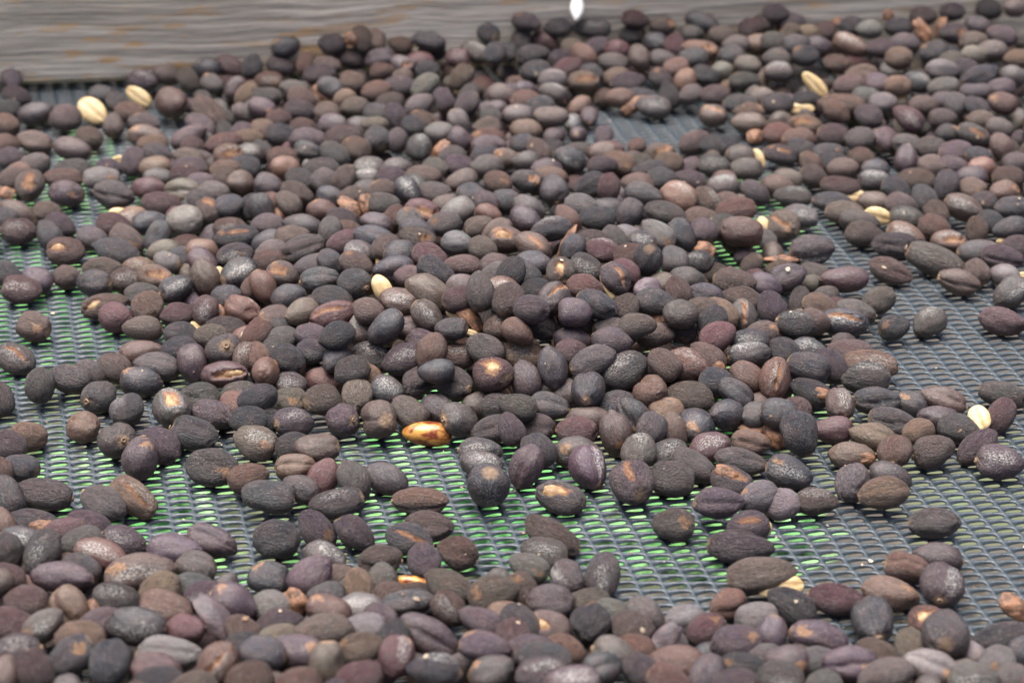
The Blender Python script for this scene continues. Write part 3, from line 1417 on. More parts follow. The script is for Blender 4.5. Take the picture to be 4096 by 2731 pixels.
1300 980 310 210 -5 dW
1130 970 250 110 30 Ht
2110 940 300 140 0 k
270 960 250 130 -5 k
360 1070 330 200 0 wr
60 1040 180 140 0 wr
120 1170 290 140 -5 rb
1840 1060 260 210 -10 bcT
2180 1010 280 110 0 rT
2180 1130 310 190 -5 bg
90 1290 240 110 0 k
250 1380 280 150 -50 b
1670 1310 310 190 25 pr
1910 1330 350 190 -5 kg
2100 1420 250 170 -10 bk
2260 1460 170 110 -60 E
2240 1250 160 100 0 Hw
540 1450 280 150 -25 kW
830 1380 280 120 10 b
830 1490 200 100 0 p
990 1470 200 130 -20 tT
1360 1390 260 120 10 bo
1430 1480 250 130 -10 tr
1180 1470 220 100 0 o
1270 1530 330 100 0 k
1860 1480 280 110 0 gW
130 1450 220 110 0 g
310 1530 130 130 0 p
2150 1530 150 130 0 g
2310 880 150 150 0 w
@3072 0
2030 80 220 170 -10 k
2260 60 200 150 0 w
70 140 180 130 0 p
200 200 160 160 0 p
210 280 100 80 0 bT
660 190 150 110 0 Ht
780 240 250 160 0 k
520 270 230 110 0 pr
930 250 160 120 0 w
1110 140 100 80 0 Ht
1200 250 260 160 -5 k
1420 290 250 130 -60 Ht
1570 250 200 90 75 Ht
1430 130 220 110 0 pb
1700 90 200 120 0 p
1700 300 220 150 0 poT
1930 230 230 140 -15 kp
2150 320 280 150 -20 p
750 420 330 190 -25 tW
630 580 270 160 -10 r
350 290 150 100 0 t
250 390 250 90 0 k
460 400 180 110 0 p
60 360 180 100 0 g
1030 440 250 170 0 p
1260 390 170 140 0 p
1200 500 150 90 0 t
1520 470 200 150 0 kT
1890 360 200 110 0 b
350 490 190 120 0 kT
100 510 250 150 0 g
100 660 250 180 0 gW
1900 480 250 120 0 wg
2060 440 200 100 0 wp
2280 520 200 120 0 t
1690 520 180 80 0 wt
430 780 280 120 -45 E
740 780 290 170 5 bm
870 650 300 110 0 tg
1010 760 250 160 0 p
1370 740 250 170 -15 kW
1600 640 220 180 0 wg
1790 610 200 120 0 p
1940 680 350 130 20 kg
1180 770 150 120 0 t
1210 870 140 90 0 E
1620 790 240 150 0 g
1910 830 300 130 0 p
2130 790 200 120 0 p
2250 680 200 130 0 g
290 1000 250 100 0 E
80 940 230 150 0 pk
340 890 220 80 0 k
690 930 420 110 -5 tr
900 860 90 80 0 w
640 1020 270 160 -40 t
920 1070 260 210 -20 pg
1060 930 180 130 0 wp
1290 1090 320 210 -35 mW
1420 960 240 150 0 b
1640 920 170 160 0 p
1730 960 120 100 80 wk
1910 990 260 170 -45 kp
2150 950 260 200 -20 rT
340 1130 300 130 -10 to
120 1090 250 100 0 bg
110 1200 220 110 0 r
290 1250 320 130 0 r
600 1240 300 200 -10 mp
850 1260 200 150 0 wp
1070 1280 260 210 50 pm
1280 1310 270 160 0 gw
1600 1080 240 150 0 bp
1950 1090 190 110 0 br
1890 1240 330 180 -25 dcg
1650 1220 180 150 0 kT
2130 1150 250 110 0 g
2150 1360 280 180 -60 br
110 1420 300 170 -10 pcT
310 1340 240 130 0 k
560 1390 300 110 -5 k
400 1500 260 170 -50 rg
840 1430 220 130 -10 rg
1270 1460 260 180 85 pg
1490 1340 180 140 0 ow
1510 1500 200 130 0 tw
1730 1380 190 130 0 p
1930 1420 220 120 0 ks
1700 1500 300 110 0 p
1950 1500 150 80 0 t
700 1510 300 80 0 b
600 1470 200 90 0 k
970 1520 200 80 0 k
2280 1480 150 130 0 p
"""
PAL = dict(k=(.014, .016, .022), d=(.036, .029, .030), p=(.045, .028, .037), m=(.064, .023, .027), r=(.086, .041, .029),
           b=(.068, .044, .034), t=(.132, .080, .054), g=(.056, .049, .045), o=(.086, .071, .050), w=(.122, .110, .102))
NAMES = dict(k='black', d='dark grey-brown', p='purple-brown', m='maroon', r='reddish brown', b='brown', t='tan', g='grey-brown', o='olive', w='whitish')

S = 1024 / 2351.5
items = []
ox = oy = 0
for line in DATA.strip().split('\n'):
    if line[0] == '@':
        ox, oy = map(float, line[1:].split())
        continue
    body, _, lm = line.partition('|')
    x, y, L, W, A, code = body.split()
    x, y, L, W, A = (float(v) for v in (x, y, L, W, A))
    L *= S; W *= S
    if W > L:
        L, W, A = W, L, A + 90
    it = dict(px=ox + x * S, py=oy + y * S, L=L, W=W, A=math.radians(A), code=code, lm=lm, area=L * W)
    items.append(it)

n_vis = len(items)
for it in items:
    code = it['code']
    kind = code[0] if code[0] in 'EAH' else 'C'
    it['kind'] = kind
    x, y = it['px'], it['py']
    h = heap(x, y)
    d = ray(x, y)
    # depth along the view axis, iterated since the size sets how high the centre lies
    t = (h + 0.0045 - HC) / d[2]
    w = it['W'] / F * t
    la = it['L'] / F * t
    if kind == 'C':
        wmin = 0.0071 + 0.0010 * rng.random()
        grown = w < wmin
        if grown:                               # its lower part is hidden: give it its full size below what shows
            grow = (wmin - w) * F / t
            side = abs(math.cos(it['A']))
            y += 0.36 * grow * side
            w = wmin
        lmin = w * ((1.14 + 0.30 * rng.random()) if grown else (1.0 + 0.05 * rng.random()))
        if la < lmin:
            la = lmin
        la = min(la, 0.0185)
    d = ray(x, y)
    it['px'], it['py'] = x, y
    ratio = max(la / w * 1.001, (1.16 + 0.16 * rng.random()) if kind == 'C' else 1.2)
    lr = w * ratio
    s2 = min(1.0, ((la / w) ** 2 - 1) / (ratio ** 2 - 1))
    sg, cg = math.sqrt(s2), math.sqrt(1 - s2)
    ang = it['A']
    im = RIGHT * math.cos(ang) + UPC * math.sin(ang)
    for ch, ref in (('R', RIGHT), ('L', -RIGHT), ('U', UPC), ('D', -UPC)):
        if ch in code[1:] and im @ ref < 0:
            im = -im
    if not any(c in code[1:] for c in 'RLUD') and rng.random() < 0.5:
        im = -im
    toc = -d / np.linalg.norm(d)
    a1, a2 = im * sg + toc * cg, im * sg - toc * cg
    if 's' in code[1:] or 'D' in code[1:]:
        ax = a1
    else:
        ax = a1 if abs(a1[2]) < abs(a2[2]) else a2
    ax = ax / np.linalg.norm(ax)
    hz = math.sqrt((lr / 2 * ax[2]) ** 2 + (w / 2) ** 2 * (1 - ax[2] ** 2))
    if kind in 'EH':
        hz = w * 0.32
    it['t'] = min(t, (h + hz - HC) / d[2]) if h > 0.001 else (hz - HC) / d[2]
    it['t'] = (h + hz - HC) / d[2]
    it.update(d=d, w=w, lr=lr, ax=ax, hz=hz, h=h)

# fillers: the cherries buried under those that show, and the heap beyond the frame
pos, axs, ww, ll, vis = [], [], [], [], []
for it in items:
    pos.append(CAM + it['d'] * it['t']); axs.append(it['ax']); ww.append(it['w']); ll.append(it['lr']); vis.append(True)
step = 0.0098
for gy in np.arange(0.17, 0.86, step):
    zc = gy * math.cos(PITCH) + HC * math.sin(PITCH)
    xm = 0.259 * zc + 0.062
    for gx in np.arange(-xm, xm, step):
        x, y = gx + rng.normal(0, 0.0014), gy + rng.normal(0, 0.0014)
        if board_gap((x, y), 0.006) < 0:
            continue
        h = heap_world(x, y)
        px, py = project((x, y, h))
        outside = px < -60 or px > 4156 or py > 2800 or py < -60
        levels = []
        if h > 0.0024:
            z = 0.0040
            levels.append(z)
            z += 0.0078
            while z + 0.004 < h + 0.001:
                levels.append(z)
                z += 0.0076
            if outside:
                levels.append(h + 0.0045)
        elif outside and rng.random() < 0.45:
            levels.append(0.0045)
        for z in levels:
            a = rng.normal(0, 1, 3); a[2] *= 0.35; a /= np.linalg.norm(a)
            pos.append(np.array([x + rng.normal(0, .0015), y + rng.normal(0, .0015), z])); axs.append(a)
            wf = 0.0068 + 0.001 * rng.random()
            ww.append(wf); ll.append(wf * rng.uniform(1.2, 1.5)); vis.append(False)
pos = np.array(pos); axs = np.array(axs); ww = np.array(ww); ll = np.array(ll); vis = np.array(vis)
N = len(pos)
dirs = np.zeros((N, 3))
dirs[:n_vis] = np.array([it['d'] / np.linalg.norm(it['d']) for it in items])
start = pos.copy()
hzs = np.sqrt((ll / 2 * axs[:, 2]) ** 2 + (ww / 2) ** 2 * (1 - axs[:, 2] ** 2))
for i, it in enumerate(items):
    hzs[i] = it['hz']
flat = np.array([it['kind'] in 'EH' for it in items] + [False] * (N - n_vis))
stiff = np.array([it['kind'] != 'C' for it in items] + [False] * (N - n_vis))
offs = np.array([-0.5, 0, 0.5])
srad = np.stack([ww / 2 * 0.80, ww / 2 * 0.985, ww / 2 * 0.80], 1)
srad[flat] *= 0.6


def pairs():
    cell = 0.018
    key = np.floor(pos / cell).astype(int)
    grid = {}
    for i, k in enumerate(map(tuple, key)):
        grid.setdefault(k, []).append(i)
    out = []
    for k, lst in grid.items():
        for dx in (-1, 0, 1):
            for dy in (-1, 0, 1):
                for dz in (-1, 0, 1):
                    o = grid.get((k[0] + dx, k[1] + dy, k[2] + dz))
                    if o:
                        for i in lst:
                            for j in o:
                                if i < j:
                                    out.append((i, j))
    pr = np.array(out)
    dd = np.linalg.norm(pos[pr[:, 0]] - pos[pr[:, 1]], axis=1)
    return pr[dd < (ll[pr[:, 0]] + ll[pr[:, 1]]) / 2 + 0.002]


for itn in range(70):
    if itn % 12 == 0:
        pr = pairs()
    sph = pos[:, None, :] + axs[:, None, :] * (offs[None, :, None] * ll[:, None, None] * 0.62)
    I, J = pr[:, 0], pr[:, 1]
    D = sph[I][:, :, None, :] - sph[J][:, None, :, :]
    dist = np.linalg.norm(D, axis=-1) + 1e-9
    ov = srad[I][:, :, None] + srad[J][:, None, :] - dist
    k = ov.reshape(len(pr), 9).argmax(1)
    r_ = np.arange(len(pr))
    ovm = ov.reshape(len(pr), 9)[r_, k]
    nrm = D.reshape(len(pr), 9, 3)[r_, k] / dist.reshape(len(pr), 9)[r_, k][:, None]
    act = ovm > 0
    mv = np.zeros_like(pos)
    cnt = np.zeros(N)
    wt_ = np.where(stiff, 0.03, np.where(vis, 0.35, 1.0)); wi = wt_[I]; wj = wt_[J]
    tot = wi + wj
    pi = nrm * (ovm * wi / tot)[:, None]
    pj = -nrm * (ovm * wj / tot)[:, None]
    np.add.at(mv, I[act], pi[act]); np.add.at(mv, J[act], pj[act])
    np.add.at(cnt, I[act], 1); np.add.at(cnt, J[act], 1)
    mv /= np.maximum(cnt, 1)[:, None] ** 0.5
    mv *= 0.7
    # those that show slide along their line of sight, and only a little across it
    along = (mv * dirs).sum(1, keepdims=True) * dirs
    mv = np.where(vis[:, None], along * 1.0 + (mv - along) * 0.25, mv)
    pos = pos + mv
    back = start - pos
    bal = (back * dirs).sum(1, keepdims=True) * dirs
    pos = pos + np.where(vis[:, None], bal * 0.03 + (back - bal) * 0.18, 0)
    pos[~vis, 2] -= 0.00008
    # rest on the netting
    low = pos[:, 2] < hzs
    lv = low & vis
    pos[lv] += dirs[lv] * ((hzs[lv] - pos[lv, 2]) / dirs[lv, 2])[:, None]
    lf = low & ~vis
    pos[lf, 2] = hzs[lf]
    # and stay in front of the board
    g = board_gap(pos, ww / 2 + 0.0008)
    bv = (g < 0)
    den = dirs[:, :2] @ bnor
    mvv = bv & vis
    pos[mvv] += dirs[mvv] * (-g[mvv] / den[mvv])[:, None]
    bf = bv & ~vis
    pos[bf, :2] += bnor[None, :] * (-g[bf])[:, None]

for i, it in enumerate(items):
    it['pos'] = pos[i]


# ------------------------------------------------------------------ netting
def netting():
    A, by, bx = 0.00615, 0.00292, 0.00085
    rot = math.radians(-1.5)
    M = 16
    ph = np.linspace(0, 2 * math.pi, M, endpoint=False)
    c, s = np.cos(ph), np.sin(ph)
    sq = np.maximum(np.abs(c), np.abs(s))
    outer = np.stack([c / sq * 0.5, s / sq * 0.5], 1)          # in cell units
    hole = np.stack([np.sign(c) * np.abs(c) ** 0.9 * 0.430, s * 0.335 + 0.17 * c], 1)
    midr = hole + (outer - hole) * 0.42
    mid2 = hole + (outer - hole) * 0.14
    z_low = -0.00052 - 0.00034 * (0.5 - 0.5 * c) - 0.00010 * np.clip(s, 0, 1)
    low = hole * np.array([0.97, 0.97]) + np.stack([0 * c, -0.05 * np.clip(s - 0.9 * c, 0, 1)], 1)
    rings = [(outer, np.full(M, 0.0)), (midr, np.full(M, -0.00004)), (mid2, np.full(M, -0.00022)), (low, z_low)]
    tile_v = []
    for uv, z in rings:
        X = uv[:, 0] * A - uv[:, 1] * bx
        Y = uv[:, 1] * by
        tile_v.append(np.stack([X, Y, z], 1))
    tile_v = np.concatenate(tile_v)
    tf = []
    for j in range(3):
        for k in range(M):
            a, b_ = j * M + k, j * M + (k + 1) % M
            tf.append((a, b_, b_ + M, a + M))
    tf = np.array(tf)
    cr, sr = math.cos(rot), math.sin(rot)
    cells = []
    for jy in range(-30, 330):
        Y = 0.15 + jy * by
        for ix in range(-110, 111):
            X = ix * A - ((jy * bx) % A)
            x, y = X * cr - Y * sr, X * sr + Y * cr
            if y < 0.17 or board_gap((x, y), -0.022) < 0:
                continue
            zc = y * math.cos(PITCH) + HC * math.sin(PITCH)
            if abs(x) > 0.259 * zc + 0.07:
                continue
            cells.append((X, Y))
    cells = np.array(cells)
    n = len(cells)
    V = np.broadcast_to(tile_v[None], (n, len(tile_v), 3)).copy()
    V[:, :, 0] += cells[:, None, 0]
    V[:, :, 1] += cells[:, None, 1]
    X, Y = V[..., 0].copy(), V[..., 1].copy()
    V[..., 0], V[..., 1] = X * cr - Y * sr, X * sr + Y * cr
    nz = Noise(np.random.default_rng(5), 12, 28.0)
    nz2 = Noise(np.random.default_rng(6), 14, 260.0)
    P = V.reshape(-1, 3)
    P2 = P * np.array([1, 1, 0])
    P[:, 2] += 0.00025 * nz(P2) + 0.00005 * nz2(P2) - 0.0003
    P[:, 0] += 0.00016 * nz2(P2 + 3.0)
    P[:, 1] += 0.00013 * nz2(P2 + 9.0)
    Fc = (tf[None] + (np.arange(n) * len(tile_v))[:, None, None]).reshape(-1, 4)
    me = mesh_from('drying_net', P, Fc)
    m, nt, b = new_mat('plastic_net')
    tc = nt.nodes.new('ShaderNodeTexCoord').outputs['Object']
    n1 = noise(nt, tc, 120, 4, 0.6)
    n2 = noise(nt, vmath(nt, 'MULTIPLY', tc, (1.0, 3.5, 1.0)).outputs[0], 900, 3, 0.6)
    n3 = noise(nt, tc, 2600, 2, 0.6)
    col = mix(nt, n1, (0.022, 0.031, 0.039), (0.036, 0.050, 0.062))
    col = mix(nt, math_node(nt, 'MULTIPLY', ramp(nt, n2, 0.58, 0.75), 0.3), col, (0.14, 0.15, 0.15))
    col = mix(nt, math_node(nt, 'MULTIPLY', ramp(nt, n3, 0.68, 0.76), 0.5), col, (0.35, 0.33, 0.30))
    nt.links.new(col, b.inputs['Base Color'])
    b.inputs['Roughness'].default_value = 0.40
    b.inputs['Specular IOR Level'].default_value = 0.6
    bp = nt.nodes.new('ShaderNodeBump')
    bp.inputs['Strength'].default_value = 0.5
    bp.inputs['Distance'].default_value = 0.0003
    nt.links.new(n2, bp.inputs['Height'])
    nt.links.new(bp.outputs[0], b.inputs['Normal'])
    me.materials.append(m)
    o = link(bpy.data.objects.new('drying_net', me))
    tag(o, 'dark blue-grey plastic netting stretched under all the cherries', 'netting')


netting()


# ------------------------------------------------------------------ wood
def wood_material(name, light, dark, warm, sx=1.0):
    m, nt, b = new_mat(name)
    tc = nt.nodes.new('ShaderNodeTexCoord').outputs['Object']
    wrp = nd(nt, 'ShaderNodeTexNoise', Scale=9.0, Detail=2.0)
    nt.links.new(tc, wrp.inputs['Vector'])
    wv = vmath(nt, 'MULTIPLY', vmath(nt, 'SUBTRACT', wrp.outputs['Color'], (.5, .5, .5)).outputs[0], (0.0, 0.012, 0.012)).outputs[0]
    q = vmath(nt, 'ADD', tc, wv).outputs[0]
    g1 = noise(nt, vmath(nt, 'MULTIPLY', q, (8, 230, 230)).outputs[0], 1.0, 4, 0.62)
    g2 = noise(nt, vmath(nt, 'MULTIPLY', q, (22, 520, 520)).outputs[0], 1.0, 4, 0.65)
    bl = noise(nt, vmath(nt, 'MULTIPLY', tc, (60, 240, 240)).outputs[0], 1.0, 3, 0.55)
    bl2 = noise(nt, vmath(nt, 'MULTIPLY', tc, (14, 40, 40)).outputs[0], 1.0, 3, 0.5)
    col = mix(nt, ramp(nt, g1, 0.36, 0.64), dark, light)
    col = mix(nt, math_node(nt, 'MULTIPLY', ramp(nt, g2, 0.5, 0.3), 0.55), col, tuple(v * 0.45 for v in dark))
    col = mix(nt, math_node(nt, 'MULTIPLY', ramp(nt, g2, 0.6, 0.8), 0.4), col, tuple(v * 1.5 for v in light))
    col = mix(nt, math_node(nt, 'MULTIPLY', math_node(nt, 'MULTIPLY', ramp(nt, bl, 0.52, 0.66), ramp(nt, bl2, 0.38, 0.58)), 0.85), col, warm)
    nt.links.new(col, b.inputs['Base Color'])
    b.inputs['Roughness'].default_value = 0.85
    bp = nt.nodes.new('ShaderNodeBump')
    bp.inputs['Strength'].default_value = 0.7
    bp.inputs['Distance'].default_value = 0.0012
    nt.links.new(math_node(nt, 'ADD', g1, g2), bp.inputs['Height'])
    nt.links.new(bp.outputs[0], b.inputs['Normal'])
    return m


def plank(name, length, depth, height, loc, rotz, mat, seg=120, wav=0.0006, seed=1):
    """A sawn board along x with eased, slightly uneven edges."""
    r = np.random.default_rng(seed)
    e = min(depth, height) * 0.09
    prof = [(-depth / 2 + e, -height / 2), (depth / 2 - e, -height / 2), (depth / 2, -height / 2 + e), (depth / 2, height / 2 - e),
            (depth / 2 - e, height / 2), (-depth / 2 + e, height / 2), (-depth / 2, height / 2 - e), (-depth / 2, -height / 2 + e)]
    xs = np.linspace(-length / 2, length / 2, seg)
    nz = Noise(r, 12, 30.0)
    V = []
    for x in xs:
        for (y, z) in prof:
            q = np.array([x, y * 3, z * 3])
            V.append((x, y + wav * nz(q), z + wav * nz(q + 5)))
    F_ = []
    k = len(prof)
    for i in range(seg - 1):
        for j in range(k):
            a, b_ = i * k + j, i * k + (j + 1) % k
            F_.append((a, a + k, b_ + k, b_))
    for base in (0, (seg - 1) * k):
        f1 = [(base, base + 1, base + 2, base + 3), (base, base + 3, base + 4, base + 7), (base + 4, base + 5, base + 6, base + 7)]
        if base:
            f1 = [t[::-1] for t in f1]
        F_ += [t[::-1] for t in f1]
    me = mesh_from(name, V, F_, smooth=False)
    me.materials.append(mat)
    o = link(bpy.data.objects.new(name, me))
    o.location = loc
    o.rotation_euler = (0, 0, rotz)
    return o


W_BOARD = wood_material('weathered_wood', (0.66, 0.59, 0.50), (0.40, 0.355, 0.30), (0.56, 0.33, 0.14))
W_BATTEN = wood_material('batten_wood', (0.22, 0.20, 0.165), (0.15, 0.135, 0.11), (0.22, 0.15, 0.085))
mid = (B0 + B1) / 2
bc = mid[:2] - bnor * 0.0125
o = plank('side_board', 1.1, 0.025, 0.075, (bc[0], bc[1], 0.0018 + 0.0375), board_rot, W_BOARD, seed=2)
tag(o, 'grey weathered wooden board standing upright behind the heap of cherries', 'board')

# batten carrying the net near the front right
C0 = ground(1401 * 1.7415, 1351 * 1.7415, -0.006)
C1 = ground(2339 * 1.7415, 1264 * 1.7415, -0.006)
cd = (C1 - C0)[:2]; cd /= np.linalg.norm(cd); cn = np.array([cd[1], -cd[0]])
cc = C0[:2] + cd * 0.09 + cn * 0.019
o = plank('net_batten', 0.62, 0.038, 0.030, (cc[0], cc[1], -0.0060 - 0.015), math.atan2(cd[1], cd[0]), W_BATTEN, seed=4)
tag(o, 'pale sawn wooden batten running under the netting near the front', 'batten')
# ------------------------------------------------------------------ ground and grass far below the bed
GZ = -0.62
m, nt, b = new_mat('soil_and_weeds')
tc = nt.nodes.new('ShaderNodeTexCoord').outputs['Object']
gm = nd(nt, 'ShaderNodeAttribute', attribute_name='weeds').outputs['Fac']
g1 = noise(nt, tc, 16, 4, 0.6)
g2 = noise(nt, tc, 45, 4, 0.6)
col = mix(nt, ramp(nt, g2, 0.35, 0.65), (0.045, 0.037, 0.029), (0.085, 0.071, 0.055))
col = mix(nt, ramp(nt, gm, -0.1, -0.5), col, (0.035, 0.032, 0.028))
gsum = math_node(nt, 'ADD', gm, math_node(nt, 'MULTIPLY', math_node(nt, 'SUBTRACT', g1, 0.5), 1.5))
grn = mix(nt, ramp(nt, gsum, 0.75, 1.15), (0.090, 0.100, 0.048), (0.16, 0.27, 0.13))
col = mix(nt, ramp(nt, gsum, 0.32, 0.52), col, grn)
nt.links.new(col, b.inputs['Base Color'])
b.inputs['Roughness'].default_value = 0.9
GG = np.array([[float(v) for v in row.split()] for row in """
-.6 -.6 -.6 -.6 -.6 -.6 -.6 -.6 -.6 -.6 -.6 -.6 -.6 -.6 -.6 -.6 -.6
-.6 -.6 -.6 -.6 -.6 -.6 -.6 -.6 -.6 -.6 -.6 -.6 -.6 -.6 -.6 -.6 -.6
-.6 -.6 -.6 -.6 -.6 -.6 -.6 -.6 -.6 -.6 -.6 -.6 -.6 -.6 -.6 -.6 -.6
-.6 -.6 -.6 -.6 -.6 -.6 -.6 -.6 -.6 -.6 -.6 -.6 -.6 -.6 -.6 -.6 -.6
.3 .7 .7 .7 0 -.3 -.3 -.3 -.3 -.3 0 -.3 -.6 -.6 -.6 -.6 -.6
.6 1 1 1 .3 0 -.3 -.3 -.3 0 .6 .9 0 -.6 -.6 -.6 -.6
.7 1 .8 .5 .2 0 0 0 0 0 .8 1 .4 -.5 -.5 -.5 -.5
1 1 1 .6 0 0 0 0 0 0 .6 .9 .4 -.2 -.3 -.3 -.3
1 1 .9 .8 .3 0 0 0 0 0 .5 .5 .1 -.2 -.2 -.2 -.2
1 .9 .7 .5 .3 .2 .3 .5 .6 .6 .6 .6 .5 .4 .2 .2 .1
.2 .1 0 .2 .2 .4 .6 .8 .7 .7 .8 .8 .7 .6 .5 .4 .3
.7 .6 .8 .8 .7 .7 .7 .7 .9 .6 .6 .7 .6 .5 .5 .5 .5
1 .9 1 .6 .8 .9 .8 .7 1 .5 .4 .7 .6 .4 .4 .9 .8
1 1 .8 .5 .6 .7 .8 .8 .9 .6 .5 .9 .5 .3 .2 .3 .3
.7 .7 .6 .4 .4 .6 .6 .6 .6 .4 .5 .6 .3 .2 .2 .2 .2
.6 .6 .6 .5 .4 .5 .5 .5 .5 .4 .4 .4 .3 .2 .2 .2 .2
.5 .5 .5 .5 .5 .5 .5 .5 .5 .4 .4 .4 .3 .2 .2 .2 .2
""".strip().split('\n')])
fine_x = np.linspace(-0.75, 0.75, 110)
fine_y = np.linspace(0.7, 3.4, 160)
gxs = np.concatenate([-np.geomspace(60, 0.85, 12), fine_x, np.geomspace(0.85, 60, 12)])
gys = np.concatenate([-np.geomspace(60, 0.3, 10), [0.1, 0.4], fine_y, np.geomspace(3.6, 60, 12)])
X, Y = np.meshgrid(gxs, gys, indexing='ij')
nz = Noise(np.random.default_rng(9), 12, 5.0)
Z = GZ + 0.006 * nz(np.stack([X, Y, X * 0], -1)) * np.exp(-(X ** 2 + (Y - 1.2) ** 2) / 4)
PX, PY = np.zeros_like(X), np.zeros_like(X)
q = np.stack([X, Y, Z - HC], -1)
zz = np.maximum(q @ FWD, 0.05)
PX, PY = CX + F * (q @ RIGHT) / zz, CY - F * (q @ UPC) / zz
gx_ = np.clip(PX / 1.7415 / 147.0, 0, 15.999)
gy_ = np.clip(PY / 1.7415 / 98.0, 0, 15.999)
i_, j_ = gx_.astype(int), gy_.astype(int)
a_, b2_ = gx_ - i_, gy_ - j_
WD = (GG[j_, i_] * (1 - a_) + GG[j_, i_ + 1] * a_) * (1 - b2_) + (GG[j_ + 1, i_] * (1 - a_) + GG[j_ + 1, i_ + 1] * a_) * b2_
k1, k2 = X.shape
idx = np.arange(k1 * k2).reshape(k1, k2)
fc = np.stack([idx[:-1, :-1], idx[1:, :-1], idx[1:, 1:], idx[:-1, 1:]], -1).reshape(-1, 4)
me = mesh_from('ground', np.stack([X, Y, Z], -1).reshape(-1, 3), fc)
a = me.attributes.new('weeds', 'FLOAT', 'POINT'); a.data.foreach_set('value', WD.ravel().astype(np.float32))
me.materials.append(m)
o = link(bpy.data.objects.new('ground', me))
tag(o, kind='structure')

# grass blades and broad weed leaves
r = np.random.default_rng(12)
nb = 5000
okc = np.argwhere((WD > 0.75) & (np.abs(X) < 0.8) & (Y > 0.6) & (Y < 3.4))
okc = okc[r.integers(0, len(okc), 60)]
tuft = np.stack([X[okc[:, 0], okc[:, 1]], Y[okc[:, 0], okc[:, 1]]], 1)
cen = tuft[r.integers(0, 60, nb)] + r.normal(0, 0.03, (nb, 2))
hgt = r.uniform(0.03, 0.08, nb)
wid = r.uniform(0.003, 0.010, nb)
az = r.uniform(0, 6.28, nb)
lean = r.uniform(0.2, 1.1, nb)
dx, dy = np.cos(az), np.sin(az)
V = np.zeros((nb, 8, 3))
for j, (f, wf) in enumerate(((0, 0.6), (0.4, 1.0), (0.75, 0.8), (1.0, 0.08))):
    cx = cen[:, 0] + dx * lean * hgt * f ** 2
    cy = cen[:, 1] + dy * lean * hgt * f ** 2
    cz = GZ - 0.01 + hgt * (f - 0.35 * f ** 2 * lean)
    for s_, sgn in ((0, -1), (1, 1)):
        V[:, j * 2 + s_, 0] = cx - dy * wid * wf * sgn
        V[:, j * 2 + s_, 1] = cy + dx * wid * wf * sgn
        V[:, j * 2 + s_, 2] = cz
tf = np.array([(0, 1, 3, 2), (2, 3, 5, 4), (4, 5, 7, 6)])
Fc = (tf[None] + (np.arange(nb) * 8)[:, None, None]).reshape(-1, 4)
me = mesh_from('grass', V.reshape(-1, 3), Fc)
m, nt, b = new_mat('grass_blades')
tc = nt.nodes.new('ShaderNodeTexCoord').outputs['Object']
g1 = noise(nt, tc, 14, 2, 0.5)
nt.links.new(mix(nt, ramp(nt, g1, 0.4, 0.6), (0.10, 0.34, 0.09), (0.22, 0.46, 0.16)), b.inputs['Base Color'])
b.inputs['Roughness'].default_value = 0.5
b.inputs['Transmission Weight'].default_value = 0.0
b.inputs['Subsurface Weight'].default_value = 0.0
me.materials.append(m)
o = link(bpy.data.objects.new('grass', me))
tag(o, 'bright green grass growing on the ground below the bed', kind='stuff')

# ------------------------------------------------------------------ cherries as objects
def orient(it, roll_jit=0.35):
    ax = it['ax']
    toc = CAM - it['pos']
    toc = toc / np.linalg.norm(toc)
    up = toc * 0.75 + np.array([0, 0, 0.0 if it.get('kind') == 'E' else 0.55])
    z = up - ax * (up @ ax)
    if np.linalg.norm(z) < 0.15:
        z = np.cross(ax, RIGHT)
    z /= np.linalg.norm(z)
    y = np.cross(z, ax)
    a = rng.normal(0, roll_jit)
    z2 = z * math.cos(a) + y * math.sin(a)
    y2 = np.cross(z2, ax)
    return np.stack([ax, y2, z2], 1)


def choose(it):
    c = it['code'][1:]
    if 'o' in c:
        return 'open', rng.integers(0, 5)
    if 'c' in c:
        return 'crack', rng.integers(0, 5)
    if 'P' in c:
        return 'tip', rng.integers(0, 5)
    if 'g' in c:
        return 'groove', rng.integers(0, NVAR)
    k = 'soft' if rng.random() < 0.45 else 'plain'
    return k, rng.integers(0, NVAR)


def colour(it):
    code = it['code']
    c = np.array(PAL[code[0]])
    if len(code) > 1 and code[1] in 'kdpmrbtow' and not (code[1] == 'o' and True):
        c = c * 0.6 + np.array(PAL[code[1]]) * 0.4
    c = c * rng.uniform(0.62, 1.12) * (1 + rng.normal(0, 0.05, 3)) * np.array([0.97, 0.97, 1.03])
    lum_ = c.mean()
    c = lum_ + (c - lum_) * 1.2
    f = code[1:]
    al = 1.0 if ('W' in f and 'T' in f) else 0.33 if 'W' in f else 0.66 if 'T' in f else 0.0
    return (*np.clip(c, 0.01, 0.6), al)


for it in items:
    it['R'] = orient(it, 0.12 if it['kind'] == 'E' or any(q in it['code'][1:] for q in 'oc') else 0.4)
    if it['kind'] == 'C':
        it['mesh'] = choose(it)
        it['col'] = colour(it)

cherries = [it for it in items if it['kind'] == 'C']
cherries.sort(key=lambda it: -(it['area'] + (1e9 if it['lm'] else 0)))
single, rest = cherries[:300], cherries[300:]

# labels: marked ones have their own; the others are found from the nearest marked one
marks = [it for it in single if it['lm']]
ORD = ['', 'second', 'third', 'fourth', 'fifth', 'sixth', 'seventh', 'eighth', 'ninth', 'tenth', 'eleventh', 'twelfth', 'thirteenth', 'fourteenth']
WHERE = {'L': 'left of', 'R': 'right of', 'B': 'behind', 'F': 'in front of'}


